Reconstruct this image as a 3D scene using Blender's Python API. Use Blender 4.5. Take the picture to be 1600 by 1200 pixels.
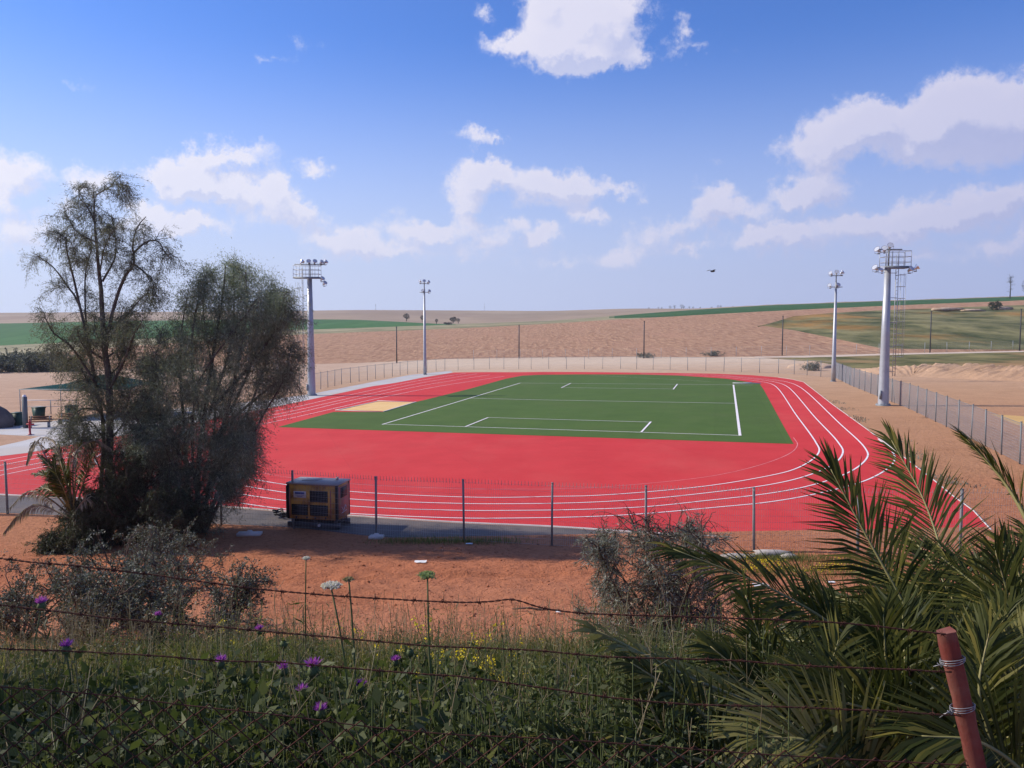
import bpy, math
import numpy as np
from mathutils import Vector
R = np.random.default_rng(7)
for o in list(bpy.data.objects): bpy.data.objects.remove(o)
SC = bpy.context.scene
COL = SC.collection

# ------------------------------------------------------------------ camera
FPX, PITCH, EYE, TILT = 1248.0, math.radians(4.0), 6.9, 0.0185   # focal length in photo pixels (1600 wide), eye height, cross-fall of the site
cam = bpy.data.cameras.new('camera'); camo = bpy.data.objects.new('camera', cam); COL.objects.link(camo)
camo.location = (0, 0, EYE); camo.rotation_euler = (math.radians(90) - PITCH, 0, 0)
cam.sensor_width = 36; cam.lens = 36 * FPX / 1600; cam.clip_end = 12000; cam.clip_start = 0.05
SC.camera = camo

# ------------------------------------------------------------------ light
SUN = np.array([-16.1, 4.0, 11.8]); SUN /= np.linalg.norm(SUN)
SUN_EL = math.asin(SUN[2]); SUN_ROT = math.atan2(SUN[0], SUN[1])
sl = bpy.data.lights.new('sun', 'SUN'); sl.energy = 5.0; sl.angle = math.radians(0.53); sl.color = (1.0, 0.90, 0.77)
so = bpy.data.objects.new('sun', sl); COL.objects.link(so)
so.rotation_euler = Vector(-SUN).to_track_quat('-Z', 'Y').to_euler()
SKY = 0.085
SC.view_settings.view_transform = 'Standard'; SC.view_settings.look = 'None'
SC.view_settings.exposure = 0.12; SC.view_settings.gamma = 1.0; SC.view_settings.use_curve_mapping = False
SC.cycles.max_bounces = 5; SC.cycles.diffuse_bounces = 2; SC.cycles.transparent_max_bounces = 8; SC.cycles.transmission_bounces = 2
SC.cycles.use_denoising = True

def ray(u, v):
    dx = (u - 800) / FPX; dy = (600 - v) / FPX
    return np.array([dx, math.cos(PITCH) + math.sin(PITCH) * dy, -math.sin(PITCH) + math.cos(PITCH) * dy])
def P_at(u, v, Y):
    d = ray(u, v); return np.array([0, 0, EYE]) + d * (Y / d[1])
def bp(u, v, dz=0.0):
    d = ray(u, v); t = (dz - EYE) / (d[2] - TILT * d[0]); return np.array([0, 0, EYE]) + t * d

# sky ---------------------------------------------------------------
class NT:
    def __init__(s, tree): s.t = tree; s.n = tree.nodes; s.l = tree.links
    def new(s, typ, **kw):
        n = s.n.new(typ)
        for k, v in kw.items(): setattr(n, k, v)
        return n
    def put(s, sock, v):
        if v is None: return
        if isinstance(v, bpy.types.NodeSocket): s.l.new(v, sock)
        else:
            if sock.type == 'RGBA' and len(v) == 3: v = (*v, 1)
            sock.default_value = v
    def math(s, op, a, b=None, c=None, clamp=False):
        n = s.new('ShaderNodeMath', operation=op, use_clamp=clamp)
        for i, v in enumerate((a, b, c)): s.put(n.inputs[i], v)
        return n.outputs[0]
    def vmath(s, op, a, b=None, scale=None):
        n = s.new('ShaderNodeVectorMath', operation=op)
        s.put(n.inputs[0], a); s.put(n.inputs[1], b)
        if scale is not None: n.inputs['Scale'].default_value = scale
        return n.outputs['Value'] if op in ('DOT_PRODUCT', 'LENGTH') else n.outputs[0]
    def mix(s, f, a, b, blend='MIX'):
        n = s.new('ShaderNodeMix', data_type='RGBA', blend_type=blend)
        s.put(n.inputs[0], f); s.put(n.inputs[6], a); s.put(n.inputs[7], b); return n.outputs[2]
    def rng(s, v, a, b, c=0.0, d=1.0, smooth=False):
        n = s.new('ShaderNodeMapRange', interpolation_type='SMOOTHSTEP' if smooth else 'LINEAR'); n.clamp = True
        for i, x in enumerate((v, a, b, c, d)): s.put(n.inputs[i], x)
        return n.outputs[0]
    def noise(s, vec, scale, detail=4, rough=0.55, dist=0.0, color=False):
        n = s.new('ShaderNodeTexNoise'); s.put(n.inputs['Vector'], vec)
        n.inputs['Scale'].default_value = scale; n.inputs['Detail'].default_value = detail
        n.inputs['Roughness'].default_value = rough; n.inputs['Distortion'].default_value = dist
        return n.outputs['Color' if color else 'Fac']
    def ramp(s, f, stops, interp='LINEAR'):
        n = s.new('ShaderNodeValToRGB'); s.put(n.inputs[0], f); e = n.color_ramp; e.interpolation = interp
        while len(e.elements) < len(stops): e.elements.new(0.5)
        for el, (p, c) in zip(e.elements, stops):
            el.position = p; el.color = (*c, 1) if len(c) == 3 else c
        return n.outputs[0]

CLOUDS = [  # photo px centre, half-width, half-height, density
 (905,35,105,85,1.1),(960,40,70,70,.9),(860,75,80,48,1.),(930,88,95,32,.9),(790,76,55,22,.55),(1000,82,45,28,.5),(850,0,60,50,.8),
 (1070,50,36,30,.45),(1100,76,50,15,.4),(475,66,42,28,.32),(430,92,40,14,.25),(762,14,22,28,.3),(115,135,45,14,.16),
 (745,212,45,24,.6),(780,220,40,14,.45),
 (738,290,55,44,1.),(775,270,50,26,.9),(840,290,100,38,1.),(905,300,70,30,.8),(968,302,50,20,.6),(905,335,55,20,.45),(725,325,45,24,.7),
 (1325,205,75,55,1.),(1275,228,70,34,.8),(1372,192,52,46,.9),(1500,188,105,68,1.1),(1480,165,60,46,.9),(1580,200,80,60,1.),(1440,215,60,40,.8),(1600,165,50,30,.6),
 (1272,280,52,44,1.),(1292,306,66,28,.8),(1238,306,50,26,.8),
 (1102,318,50,36,1.),(1148,330,60,26,.8),(1055,352,80,32,.7),(1010,375,70,30,.4),
 (1238,358,66,32,.9),(1340,348,80,34,.8),(1405,355,60,34,.7),(1505,332,80,38,.9),(1555,308,60,32,.9),(1460,350,70,28,.8),(1600,370,60,30,.5),(1290,385,120,30,.4),
 (292,278,62,38,1.),(266,288,50,34,.9),(355,292,76,36,.9),(430,298,44,42,.9),(440,328,80,34,.8),(362,242,82,30,.8),(308,246,40,24,.6),(490,262,42,18,.45),(140,286,46,30,.6),
 (15,272,55,46,.9),(5,312,50,28,.6),(265,352,90,36,.7),(300,346,60,28,.6),(60,375,110,40,.45),
 (505,370,66,42,.7),(560,372,44,34,.6),(645,362,80,36,.7),(760,372,56,34,.7),(835,372,54,28,.6),(700,395,110,28,.4),(880,410,110,26,.3),(190,268,26,20,.35),(560,385,60,24,.7),(610,395,70,22,.6),(735,350,40,20,.5),(690,365,40,22,.7),(800,352,36,22,.6),(850,365,50,22,.6),(930,345,50,24,.5),(960,400,60,20,.5),(1080,390,70,24,.6),(1180,375,60,26,.7),(1130,300,30,18,.4),(330,300,30,22,.5),(220,330,40,20,.5),(100,330,40,20,.4),(30,350,60,26,.6),(170,350,40,20,.4),(480,330,40,24,.6),(1560,395,60,24,.5),(1430,400,60,20,.4),(1125,250,40,16,.2),
]
def build_world():
    w = bpy.data.worlds.new('World'); SC.world = w; w.use_nodes = True
    t = NT(w.node_tree); t.n.clear()
    out = t.new('ShaderNodeOutputWorld'); bg = t.new('ShaderNodeBackground'); bg.inputs['Strength'].default_value = SKY
    sky = t.new('ShaderNodeTexSky', sky_type='NISHITA'); sky.sun_disc = False
    sky.sun_elevation = SUN_EL; sky.sun_rotation = SUN_ROT; sky.altitude = 0; sky.air_density = 1.0; sky.dust_density = 0.6; sky.ozone_density = 2.5
    tc = t.new('ShaderNodeTexCoord'); d = t.vmath('NORMALIZE', tc.outputs['Generated'])
    sep = t.new('ShaderNodeSeparateXYZ'); t.put(sep.inputs[0], d)
    el = sep.outputs['Z']; sund = t.vmath('DOT_PRODUCT', d, tuple(SUN))
    clear = t.mix(1.0, sky.outputs[0], (0.66, 1.04, 1.84), 'MULTIPLY')
    # thin haze towards the horizon, brighter on the sun side
    side = t.rng(sund, -0.4, 0.75)
    hz_col = t.mix(side, tuple(c / SKY for c in (0.36, 0.41, 0.66)), tuple(c / SKY for c in (0.66, 0.73, 0.92)))
    hz_f = t.rng(el, 0.35, 0.015, 0.0, 0.95, True)
    base = t.mix(hz_f, clear, hz_col)
    # clouds: clumps given as directions, edges broken up by noise
    n1 = t.noise(d, 14, 6, 0.6, color=True); n2 = t.noise(d, 42, 8, 0.66, color=True)
    w1 = t.vmath('SCALE', t.vmath('SUBTRACT', n1, (0.5, 0.5, 0.5)), scale=0.030)
    w2 = t.vmath('SCALE', t.vmath('SUBTRACT', n2, (0.5, 0.5, 0.5)), scale=0.046)
    dw = t.vmath('ADD', d, t.vmath('ADD', w1, w2))
    def field(vec):
        tot = None
        for (u, v, ru, rv, k) in CLOUDS:
            c = ray(u, v); c = c / np.linalg.norm(c)
            s = np.array([1 / (1.2 * ru / FPX), 0.4 / (ru / FPX), 1 / (1.18 * rv / FPX)])
            m = t.new('ShaderNodeMapping', vector_type='POINT'); t.put(m.inputs['Vector'], vec)
            m.inputs['Location'].default_value = tuple(-c * s); m.inputs['Scale'].default_value = tuple(s)
            g = t.new('ShaderNodeTexGradient', gradient_type='QUADRATIC_SPHERE'); t.put(g.inputs[0], m.outputs[0])
            x = g.outputs['Fac']
            tot = t.math('MULTIPLY', x, k) if tot is None else t.math('MULTIPLY_ADD', x, k, tot)
        return tot
    # the rest of the sky carries scattered clouds of the same sort
    fwd = t.rng(sep.outputs['Y'], 0.78, 0.66)
    other = t.math('MULTIPLY', t.rng(t.noise(d, 5, 5, 0.55), 0.56, 0.72), t.math('MULTIPLY', fwd, 0.8))
    f0 = t.math('ADD', field(dw), other)
    f1 = t.math('ADD', field(t.vmath('ADD', dw, (-0.011, 0.0, 0.017))), other)
    n3 = t.noise(d, 70, 8, 0.7)
    dens = t.math('MULTIPLY_ADD', t.math('SUBTRACT', n3, 0.5), 0.50, f0)
    nA = t.noise(d, 19, 7, 0.62); dens = t.math('MULTIPLY_ADD', t.math('SUBTRACT', nA, 0.5), 1.25, dens)
    gate = t.rng(f0, 0.02, 0.10)
    alpha = t.math('MULTIPLY', t.math('MULTIPLY', gate, t.rng(dens, 0.04, 0.52, smooth=True)), t.rng(el, 0.01, 0.09, 0.3, 0.95))
    lit = t.rng(t.math('SUBTRACT', t.math('MULTIPLY_ADD', nA, 0.55, t.math('MULTIPLY_ADD', n3, 0.30, f0)), f1), 0.16, 0.60)
    thin = t.rng(f0, 0.9, 0.1); lit = t.math('ADD', t.math('MULTIPLY', lit, 0.75), t.math('MULTIPLY', thin, 0.25))
    c_lit = t.mix(side, tuple(c / SKY for c in (0.54, 0.53, 0.72)), tuple(c / SKY for c in (0.92, 0.89, 0.95)))
    c_sh = t.mix(side, tuple(c / SKY for c in (0.34, 0.37, 0.62)), tuple(c / SKY for c in (0.62, 0.66, 0.87)))
    ccol = t.mix(lit, c_sh, c_lit)
    ccol = t.mix(t.math('MULTIPLY', hz_f, 0.3), ccol, hz_col)
    t.put(bg.inputs['Color'], t.mix(alpha, base, ccol)); t.l.new(bg.outputs[0], out.inputs[0])
    w.cycles.sampling_method = 'MANUAL'; w.cycles.sample_map_resolution = 512
build_world()

# ------------------------------------------------------------------ mesh and material helpers
def norm(a): return a / np.maximum(np.linalg.norm(a, axis=-1, keepdims=True), 1e-9)
class MB:
    """collects vertices and faces (with a material slot) for one mesh"""
    def __init__(s): s.V = []; s.Q = []; s.T = []; s.n = 0; s.mq = []; s.mt = []
    def add(s, V, Q=None, T=None, m=0):
        V = np.asarray(V, float).reshape(-1, 3)
        if Q is not None and len(Q): Q = np.asarray(Q, int).reshape(-1, 4) + s.n; s.Q.append(Q); s.mq.append(np.full(len(Q), m))
        if T is not None and len(T): T = np.asarray(T, int).reshape(-1, 3) + s.n; s.T.append(T); s.mt.append(np.full(len(T), m))
        s.V.append(V); s.n += len(V); return s
    def box(s, c, size, rz=0.0, m=0, rot=None):
        x, y, z = np.array(size) / 2
        v = np.array([[-x,-y,-z],[x,-y,-z],[x,y,-z],[-x,y,-z],[-x,-y,z],[x,-y,z],[x,y,z],[-x,y,z]])
        if rot is not None: v = v @ np.asarray(rot).T
        if rz: cc, ss = math.cos(rz), math.sin(rz); v = v @ np.array([[cc, ss, 0], [-ss, cc, 0], [0, 0, 1]])
        return s.add(v + np.array(c), [[0,3,2,1],[4,5,6,7],[0,1,5,4],[1,2,6,5],[2,3,7,6],[3,0,4,7]], m=m)
    def tube(s, pts, rad, sides=6, m=0, cap=True):
        P = np.asarray(pts, float); n = len(P); r = np.broadcast_to(np.asarray(rad, float), (n,))
        T = norm(np.gradient(P, axis=0)); ref = np.array([0, 0, 1.0]) if abs(T[0][2]) < 0.9 else np.array([1.0, 0, 0])
        A = norm(np.cross(T, ref)); B = np.cross(T, A); a = np.arange(sides) * 2 * math.pi / sides
        V = P[:, None] + r[:, None, None] * (A[:, None] * np.cos(a)[None, :, None] + B[:, None] * np.sin(a)[None, :, None])
        i = np.arange(n - 1)[:, None] * sides; j = np.arange(sides)[None]; k = (j + 1) % sides
        Q = np.stack([i + j, i + k, i + k + sides, i + j + sides], -1).reshape(-1, 4)
        V = V.reshape(-1, 3); Tt = None
        if cap:
            V = np.vstack([V, P[0], P[-1]]); b = n * sides; j = np.arange(sides); k = (j + 1) % sides
            Tt = np.vstack([np.stack([k, j, np.full(sides, b)], -1), np.stack([j + b - sides, k + b - sides, np.full(sides, b + 1)], -1)])
        return s.add(V, Q, Tt, m)
    def segs(s, A, B, r, m=0):
        """many thin four-sided rods at once"""
        A = np.asarray(A, float).reshape(-1, 3); B = np.asarray(B, float).reshape(-1, 3); T = norm(B - A)
        ref = np.where(np.abs(T[:, 2:3]) < 0.9, np.array([[0, 0, 1.0]]), np.array([[1.0, 0, 0]]))
        U = norm(np.cross(T, ref)); W = np.cross(T, U); r = np.broadcast_to(np.asarray(r, float), (len(A),))[:, None]
        V = np.stack([A + U * r, A + W * r, A - U * r, A - W * r, B + U * r, B + W * r, B - U * r, B - W * r], 1)
        Q = np.array([[0,1,5,4],[1,2,6,5],[2,3,7,6],[3,0,4,7]])[None] + np.arange(len(A))[:, None, None] * 8
        return s.add(V, Q, m=m)
    def leaves(s, P, D, N, L, W, m=0, at=0.42):
        D = norm(D); S = norm(np.cross(D, N)); L = np.broadcast_to(L, (len(P),))[:, None]; W = np.broadcast_to(W, (len(P),))[:, None]
        mid = P + D * L * at
        V = np.stack([P, mid + S * W / 2, P + D * L, mid - S * W / 2], 1)
        return s.add(V, np.arange(len(P) * 4).reshape(-1, 4), m=m)
    def lathe(s, prof, c, axis=(0, 0, 1), sides=12, m=0):
        prof = np.asarray(prof, float); ax = norm(np.array(axis, float)); c = np.array(c, float)
        ref = np.array([0, 0, 1.0]) if abs(ax[2]) < 0.9 else np.array([1.0, 0, 0]); A = norm(np.cross(ax, ref)); B = np.cross(ax, A)
        a = np.arange(sides) * 2 * math.pi / sides; n = len(prof)
        V = c + prof[:, 1][:, None, None] * ax + prof[:, 0][:, None, None] * (A * np.cos(a)[:, None] + B * np.sin(a)[:, None])[None]
        i = np.arange(n - 1)[:, None] * sides; j = np.arange(sides)[None]; k = (j + 1) % sides
        return s.add(V, np.stack([i + j, i + k, i + k + sides, i + j + sides], -1).reshape(-1, 4), m=m)
    def build(s, name, mats, parent=None, smooth=False, kind=None):
        V = np.vstack(s.V); Q = np.vstack(s.Q) if s.Q else np.zeros((0, 4), int); T = np.vstack(s.T) if s.T else np.zeros((0, 3), int)
        me = bpy.data.meshes.new(name); me.vertices.add(len(V)); me.vertices.foreach_set('co', V.ravel())
        nl = len(Q) * 4 + len(T) * 3; me.loops.add(nl); me.polygons.add(len(Q) + len(T))
        me.loops.foreach_set('vertex_index', np.concatenate([Q.ravel(), T.ravel()]).astype(np.int32))
        tot = np.concatenate([np.full(len(Q), 4), np.full(len(T), 3)]); st = np.concatenate([[0], np.cumsum(tot)[:-1]])
        me.polygons.foreach_set('loop_start', st.astype(np.int32)); me.polygons.foreach_set('loop_total', tot.astype(np.int32))
        me.polygons.foreach_set('material_index', np.concatenate(s.mq + s.mt).astype(np.int32))
        if smooth: me.polygons.foreach_set('use_smooth', np.ones(len(tot), bool))
        for m in (mats if isinstance(mats, (list, tuple)) else [mats]): me.materials.append(m)
        me.update(calc_edges=True); me.validate()
        o = bpy.data.objects.new(name, me); COL.objects.link(o)
        if parent is not None: o.parent = parent
        if kind: o['kind'] = kind
        return o
def tag(o, label, cat, group=None):
    o['label'] = label; o['category'] = cat
    if group: o['group'] = group
    return o
def thing(name, label, cat, loc=(0, 0, 0), rz=0.0, group=None):
    o = bpy.data.objects.new(name, None); COL.objects.link(o); o.location = loc; o.rotation_euler = (0, 0, rz); o.empty_display_size = 0.3
    return tag(o, label, cat, group)
def dup(o, loc, rz=None, label=None, scale=None):
    c = o.copy(); COL.objects.link(c); c.location = loc
    if rz is not None: c.rotation_euler = (0, 0, rz)
    if scale is not None: c.scale = (scale,) * 3 if np.isscalar(scale) else scale
    if label: c['label'] = label
    for ch in o.children:
        k = ch.copy(); COL.objects.link(k); k.parent = c
        for g in ch.children:
            h = g.copy(); COL.objects.link(h); h.parent = k
    return c
ORD = 'first second third fourth fifth sixth seventh eighth ninth tenth eleventh twelfth thirteenth fourteenth fifteenth sixteenth seventeenth eighteenth nineteenth twentieth'.split()

def mat(name, c1, c2=None, scale=3.0, rough=0.8, bump=0.0, bscale=None, metal=0.0, detail=5, c3=None, scale3=0.3, spec=0.3, bdist=0.02, stretch=None):
    m = bpy.data.materials.new(name); m.use_nodes = True; t = NT(m.node_tree); b = t.n['Principled BSDF']
    b.inputs['Roughness'].default_value = rough; b.inputs['Metallic'].default_value = metal; b.inputs['Specular IOR Level'].default_value = spec
    tc = t.new('ShaderNodeTexCoord').outputs['Object']
    if stretch: tc = t.vmath('MULTIPLY', tc, stretch)
    col = c1
    if c2 is not None: col = t.mix(t.rng(t.noise(tc, scale, detail, 0.6), 0.32, 0.68), c1, c2)
    if c3 is not None: col = t.mix(t.rng(t.noise(tc, scale3, 4, 0.6), 0.45, 0.7), col, c3)
    t.put(b.inputs['Base Color'], col)
    if bump:
        bn = t.new('ShaderNodeBump'); bn.inputs['Strength'].default_value = bump; bn.inputs['Distance'].default_value = bdist
        t.put(bn.inputs['Height'], t.noise(tc, bscale or scale * 4, 6, 0.65)); t.l.new(bn.outputs[0], b.inputs['Normal'])
    return m
def leaf_mat(name, c1, c2, c3=None, rough=0.6, trans=0.3, spec=0.25, gain=1.35):
    m = bpy.data.materials.new(name); m.use_nodes = True; t = NT(m.node_tree); b = t.n['Principled BSDF']; out = t.n['Material Output']
    rnd = t.new('ShaderNodeNewGeometry').outputs['Random Per Island']
    stops = [(0.0, c1), (0.75, c2), (1.0, c3 or c2)]
    col = t.ramp(rnd, stops); t.put(b.inputs['Base Color'], col)
    b.inputs['Roughness'].default_value = rough; b.inputs['Specular IOR Level'].default_value = spec
    tr = t.new('ShaderNodeBsdfTranslucent'); t.put(tr.inputs[0], t.mix(1.0, col, (gain, gain * 1.05, gain * 0.6), 'MULTIPLY'))
    ms = t.new('ShaderNodeMixShader'); ms.inputs[0].default_value = trans
    t.l.new(b.outputs[0], ms.inputs[1]); t.l.new(tr.outputs[0], ms.inputs[2]); t.l.new(ms.outputs[0], out.inputs[0])
    return m

def vnoise(x, y, seed=0):
    """smooth value noise on arrays"""
    x = np.asarray(x, float); y = np.asarray(y, float)
    xi = np.floor(x).astype(np.int64); yi = np.floor(y).astype(np.int64); fx = x - xi; fy = y - yi
    fx = fx * fx * (3 - 2 * fx); fy = fy * fy * (3 - 2 * fy)
    def h(a, b):
        n = (a * 374761393 + b * 668265263 + seed * 974711) & 0x7fffffff
        n = ((n ^ (n >> 13)) * 1274126177) & 0x7fffffff
        return ((n ^ (n >> 16)) & 0xffff) / 65535.0
    return (h(xi, yi) * (1 - fx) + h(xi + 1, yi) * fx) * (1 - fy) + (h(xi, yi + 1) * (1 - fx) + h(xi + 1, yi + 1) * fx) * fy - 0.5
def fbm(x, y, seed=0, oct=4):
    s = 0; a = 1.0
    for k in range(oct): s = s + a * vnoise(np.asarray(x) * 2 ** k, np.asarray(y) * 2 ** k, seed + k); a *= 0.5
    return s

# ------------------------------------------------------------------ materials of the setting
def ground_mat():
    m = bpy.data.materials.new('soil'); m.use_nodes = True; t = NT(m.node_tree); b = t.n['Principled BSDF']
    pos = t.new('ShaderNodeNewGeometry').outputs['Position']; sep = t.new('ShaderNodeSeparateXYZ'); t.put(sep.inputs[0], pos)
    wob = t.math('MULTIPLY_ADD', t.noise(pos, 0.12, 4), 14.0, -7.0)
    y = t.math('ADD', sep.outputs['Y'], wob)
    f = t.math('DIVIDE', y, 170.0)
    base = t.ramp(f, [(0.0, (0.34, 0.13, 0.064)), (0.13, (0.41, 0.150, 0.072)), (0.21, (0.42, 0.205, 0.105)), (0.45, (0.45, 0.265, 0.15)), (0.68, (0.49, 0.33, 0.215)), (0.9, (0.58, 0.45, 0.325))])
    left = t.rng(sep.outputs['X'], -20, -34)
    base = t.mix(t.math('MULTIPLY', left, 0.7), base, (0.44, 0.29, 0.20))
    n1 = t.noise(pos, 0.55, 6, 0.65); n2 = t.noise(pos, 5.0, 5, 0.7); n3 = t.noise(t.vmath('MULTIPLY', pos, (0.25, 1.3, 1.0)), 0.5, 5, 0.6)
    col = t.mix(t.rng(n1, 0.35, 0.7, 0, 0.55), base, t.mix(1.0, base, (1.28, 1.32, 1.36), 'MULTIPLY'))
    col = t.mix(t.rng(n2, 0.52, 0.75, 0, 0.6), col, t.mix(1.0, base, (0.52, 0.48, 0.46), 'MULTIPLY'))
    col = t.mix(t.rng(n3, 0.55, 0.72, 0, 0.45), col, t.mix(1.0, base, (0.72, 0.66, 0.62), 'MULTIPLY'))
    n4 = t.noise(pos, 6.5, 5, 0.8); far = t.rng(sep.outputs['Y'], 60, 30)
    col = t.mix(t.math('MULTIPLY', t.rng(n4, 0.50, 0.68, 0, 0.75), far), col, t.mix(1.0, base, (0.42, 0.36, 0.34), 'MULTIPLY'))
    smooth = t.math('MULTIPLY', t.rng(t.math('ADD', sep.outputs['Y'], t.math('MULTIPLY_ADD', n1, 5.0, -2.5)), 21.0, 17.5), t.rng(t.noise(pos, 0.25, 4), 0.3, 0.55))
    col = t.mix(t.math('MULTIPLY', smooth, 0.62), col, (0.49, 0.215, 0.118))
    t.put(b.inputs['Base Color'], col); b.inputs['Roughness'].default_value = 0.95; b.inputs['Specular IOR Level'].default_value = 0.1
    bn = t.new('ShaderNodeBump'); bn.inputs['Strength'].default_value = 1.0; bn.inputs['Distance'].default_value = 0.11
    hh = t.math('ADD', t.noise(pos, 3.5, 7, 0.7), t.math('MULTIPLY', t.noise(pos, 16, 4, 0.6), 0.35))
    t.put(bn.inputs['Height'], hh); t.l.new(bn.outputs[0], b.inputs['Normal'])
    return m
SOIL = ground_mat()
def field_mat(name, c1, c2, c3, s1, s2, stretch=(1, 1, 1), bump=0.6, bdist=0.3):
    m = bpy.data.materials.new(name); m.use_nodes = True; t = NT(m.node_tree); b = t.n['Principled BSDF']
    pos = t.vmath('MULTIPLY', t.new('ShaderNodeNewGeometry').outputs['Position'], stretch)
    na = t.noise(pos, s1, 6, 0.65); nb = t.noise(pos, s2, 5, 0.6)
    col = t.mix(t.rng(na, 0.38, 0.64), c1, c2); col = t.mix(t.rng(nb, 0.5, 0.68, 0, 0.8), col, c3)
    t.put(b.inputs['Base Color'], col); b.inputs['Roughness'].default_value = 0.95; b.inputs['Specular IOR Level'].default_value = 0.08
    bn = t.new('ShaderNodeBump'); bn.inputs['Strength'].default_value = bump; bn.inputs['Distance'].default_value = bdist
    t.put(bn.inputs['Height'], na); t.l.new(bn.outputs[0], b.inputs['Normal'])
    return m
PLOWED = field_mat('plowed_soil', (0.29, 0.160, 0.098), (0.47, 0.290, 0.178), (0.41, 0.235, 0.148), 0.42, 0.05, (2.0, 0.42, 1), 0.9, 0.5)
WHEAT = field_mat('crop_green', (0.045, 0.13, 0.035), (0.07, 0.17, 0.05), (0.04, 0.11, 0.035), 0.05, 0.012, (1, 0.2, 1), 0.3)
DARKWHEAT = field_mat('crop_dark_green', (0.030, 0.088, 0.022), (0.045, 0.115, 0.03), (0.028, 0.075, 0.02), 0.05, 0.012, (1, 0.2, 1), 0.3)
SCRUB = field_mat('dry_scrub', (0.20, 0.19, 0.10), (0.42, 0.36, 0.22), (0.12, 0.13, 0.06), 0.12, 0.02, (0.4, 0.6, 1))
FARHILL = field_mat('fallow_hill', (0.30, 0.22, 0.155), (0.38, 0.29, 0.20), (0.25, 0.20, 0.13), 0.012, 0.004, (0.5, 0.35, 1), 0.2)
BANK = field_mat('bank_grass', (0.060, 0.072, 0.028), (0.25, 0.225, 0.105), (0.36, 0.175, 0.045), 0.085, 0.04, (0.8, 0.4, 1), 1.0, 1.6)
VERGE = field_mat('verge_grass', (0.075, 0.08, 0.03), (0.24, 0.21, 0.09), (0.38, 0.22, 0.11), 0.22, 0.09, (0.6, 0.5, 1), 1.0, 0.6)

# ------------------------------------------------------------------ ground
_ky = np.array([-60, -8, 0, 1.5, 3, 5, 8, 11, 14, 18, 22, 26, 30, 400.]); _kz = np.array([5.5, 5.35, 5.25, 5.15, 5.0, 4.6, 3.5, 2.4, 1.5, 0.75, 0.25, 0, 0, 0])
_yy = np.linspace(-60, 60, 2401); _zz = np.interp(_yy, _ky, _kz); _k = np.hanning(41); _k /= _k.sum(); _zz = np.convolve(np.pad(_zz, 20, 'edge'), _k, 'valid')
def gz(x, y):
    x = np.asarray(x, float); y = np.asarray(y, float)
    z = TILT * x + np.interp(y, _yy, _zz)
    k = np.clip((25.0 - y) / 4, 0, 1)
    for yr, sg in ((15.4, 1), (17.1, 1), (20.3, 1)):
        dd = y - yr - 0.35 * np.sin(x * 0.17 + yr) - 0.03 * x; z = z - k * (0.055 * np.exp(-(dd / 0.16) ** 2) - 0.03 * np.exp(-((np.abs(dd) - 0.34) / 0.12) ** 2)) * (0.5 + vnoise(x * 0.35, y * 0 + yr, 4))
    z = z + k * (0.16 * fbm(x * 0.5, y * 0.5, 3, 3) + 0.07 * fbm(x * 2.3, y * 2.3, 9, 3))
    return z
def G(x, y, dz=0.0): return np.array([x, y, float(gz(x, y)) + dz])
def ug(u, Y):
    """terrain point in photo column u at distance Y"""
    x = (u - 800) / FPX * Y
    for _ in range(3):
        z = float(gz(x, Y)); F = Y * math.cos(PITCH) - (z - EYE) * math.sin(PITCH); x = (u - 800) / FPX * F
    return np.array([x, Y, z])
def uv_ground(u, v, y0=1.0, y1=60.0):
    """where the sight line through a photo pixel meets the terrain"""
    Y = np.linspace(y0, y1, 4000); d = ray(u, v); t = Y / d[1]; x = d[0] * t; z = EYE + d[2] * t
    hit = np.nonzero(z <= gz(x, Y))[0]; i = hit[0] if len(hit) else -1
    return np.array([x[i], Y[i], float(gz(x[i], Y[i]))])
def grid(mb, X, Y, Z, m=0):
    n, k = X.shape; V = np.stack([X, Y, Z], -1).reshape(-1, 3); i = np.arange(n - 1)[:, None] * k + np.arange(k - 1)[None]
    return mb.add(V, np.stack([i, i + 1, i + k + 1, i + k], -1).reshape(-1, 4), m=m)
xs = np.concatenate([np.linspace(-330, -60, 28), np.linspace(-55, -20.5, 50), np.arange(-20, 20.01, 0.13), np.linspace(20.5, 55, 50), np.linspace(60, 330, 28)])
ys = np.concatenate([np.linspace(-60, 0, 30), np.arange(0.3, 27, 0.11), np.arange(27.5, 40, 1.0), np.linspace(42, 160, 60)])
X, Y = np.meshgrid(xs, ys); gm = MB(); grid(gm, X, Y, gz(X, Y)); g = gm.build('ground', SOIL, smooth=True); g['kind'] = 'structure'

KU = np.array([-1600, -500, 0, 200, 440, 560, 700, 860, 960, 1000, 1100, 1200, 1400, 1600, 2100, 3200.])
KB1 = [590, 582, 579, 576, 570, 567, 561, 558.5, 558, 557.5, 558, 557, 552, 548, 538, 515]
KP2 = [590, 570, 559, 541, 524, 519, 514, 505.5, 499, 497.5, 492, 486.8, 477.5, 469.5, 452, 410]
KS = [575, 550, 540, 531, 516, 512.5, 507.5, 501.8, 497.5, 497.0, 491.6, 486.4, 477.1, 469.1, 451.6, 409.6]
KG = [520, 508, 505.5, 501.5, 498.5, 499.5, 506.8, 501.2, 493.5, 490.2, 483.0, 477.0, 469.8, 463.4, 446, 405]
KK = [500, 490, 488.8, 487.3, 486, 484.2, 485, 486, 482.6, 482, 482.4, 476.6, 469.4, 463.0, 445.6, 404.6]
us = np.concatenate([np.arange(-1600, -200, 50), np.arange(-200, 1800, 8), np.arange(1800, 3201, 50)])
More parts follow.
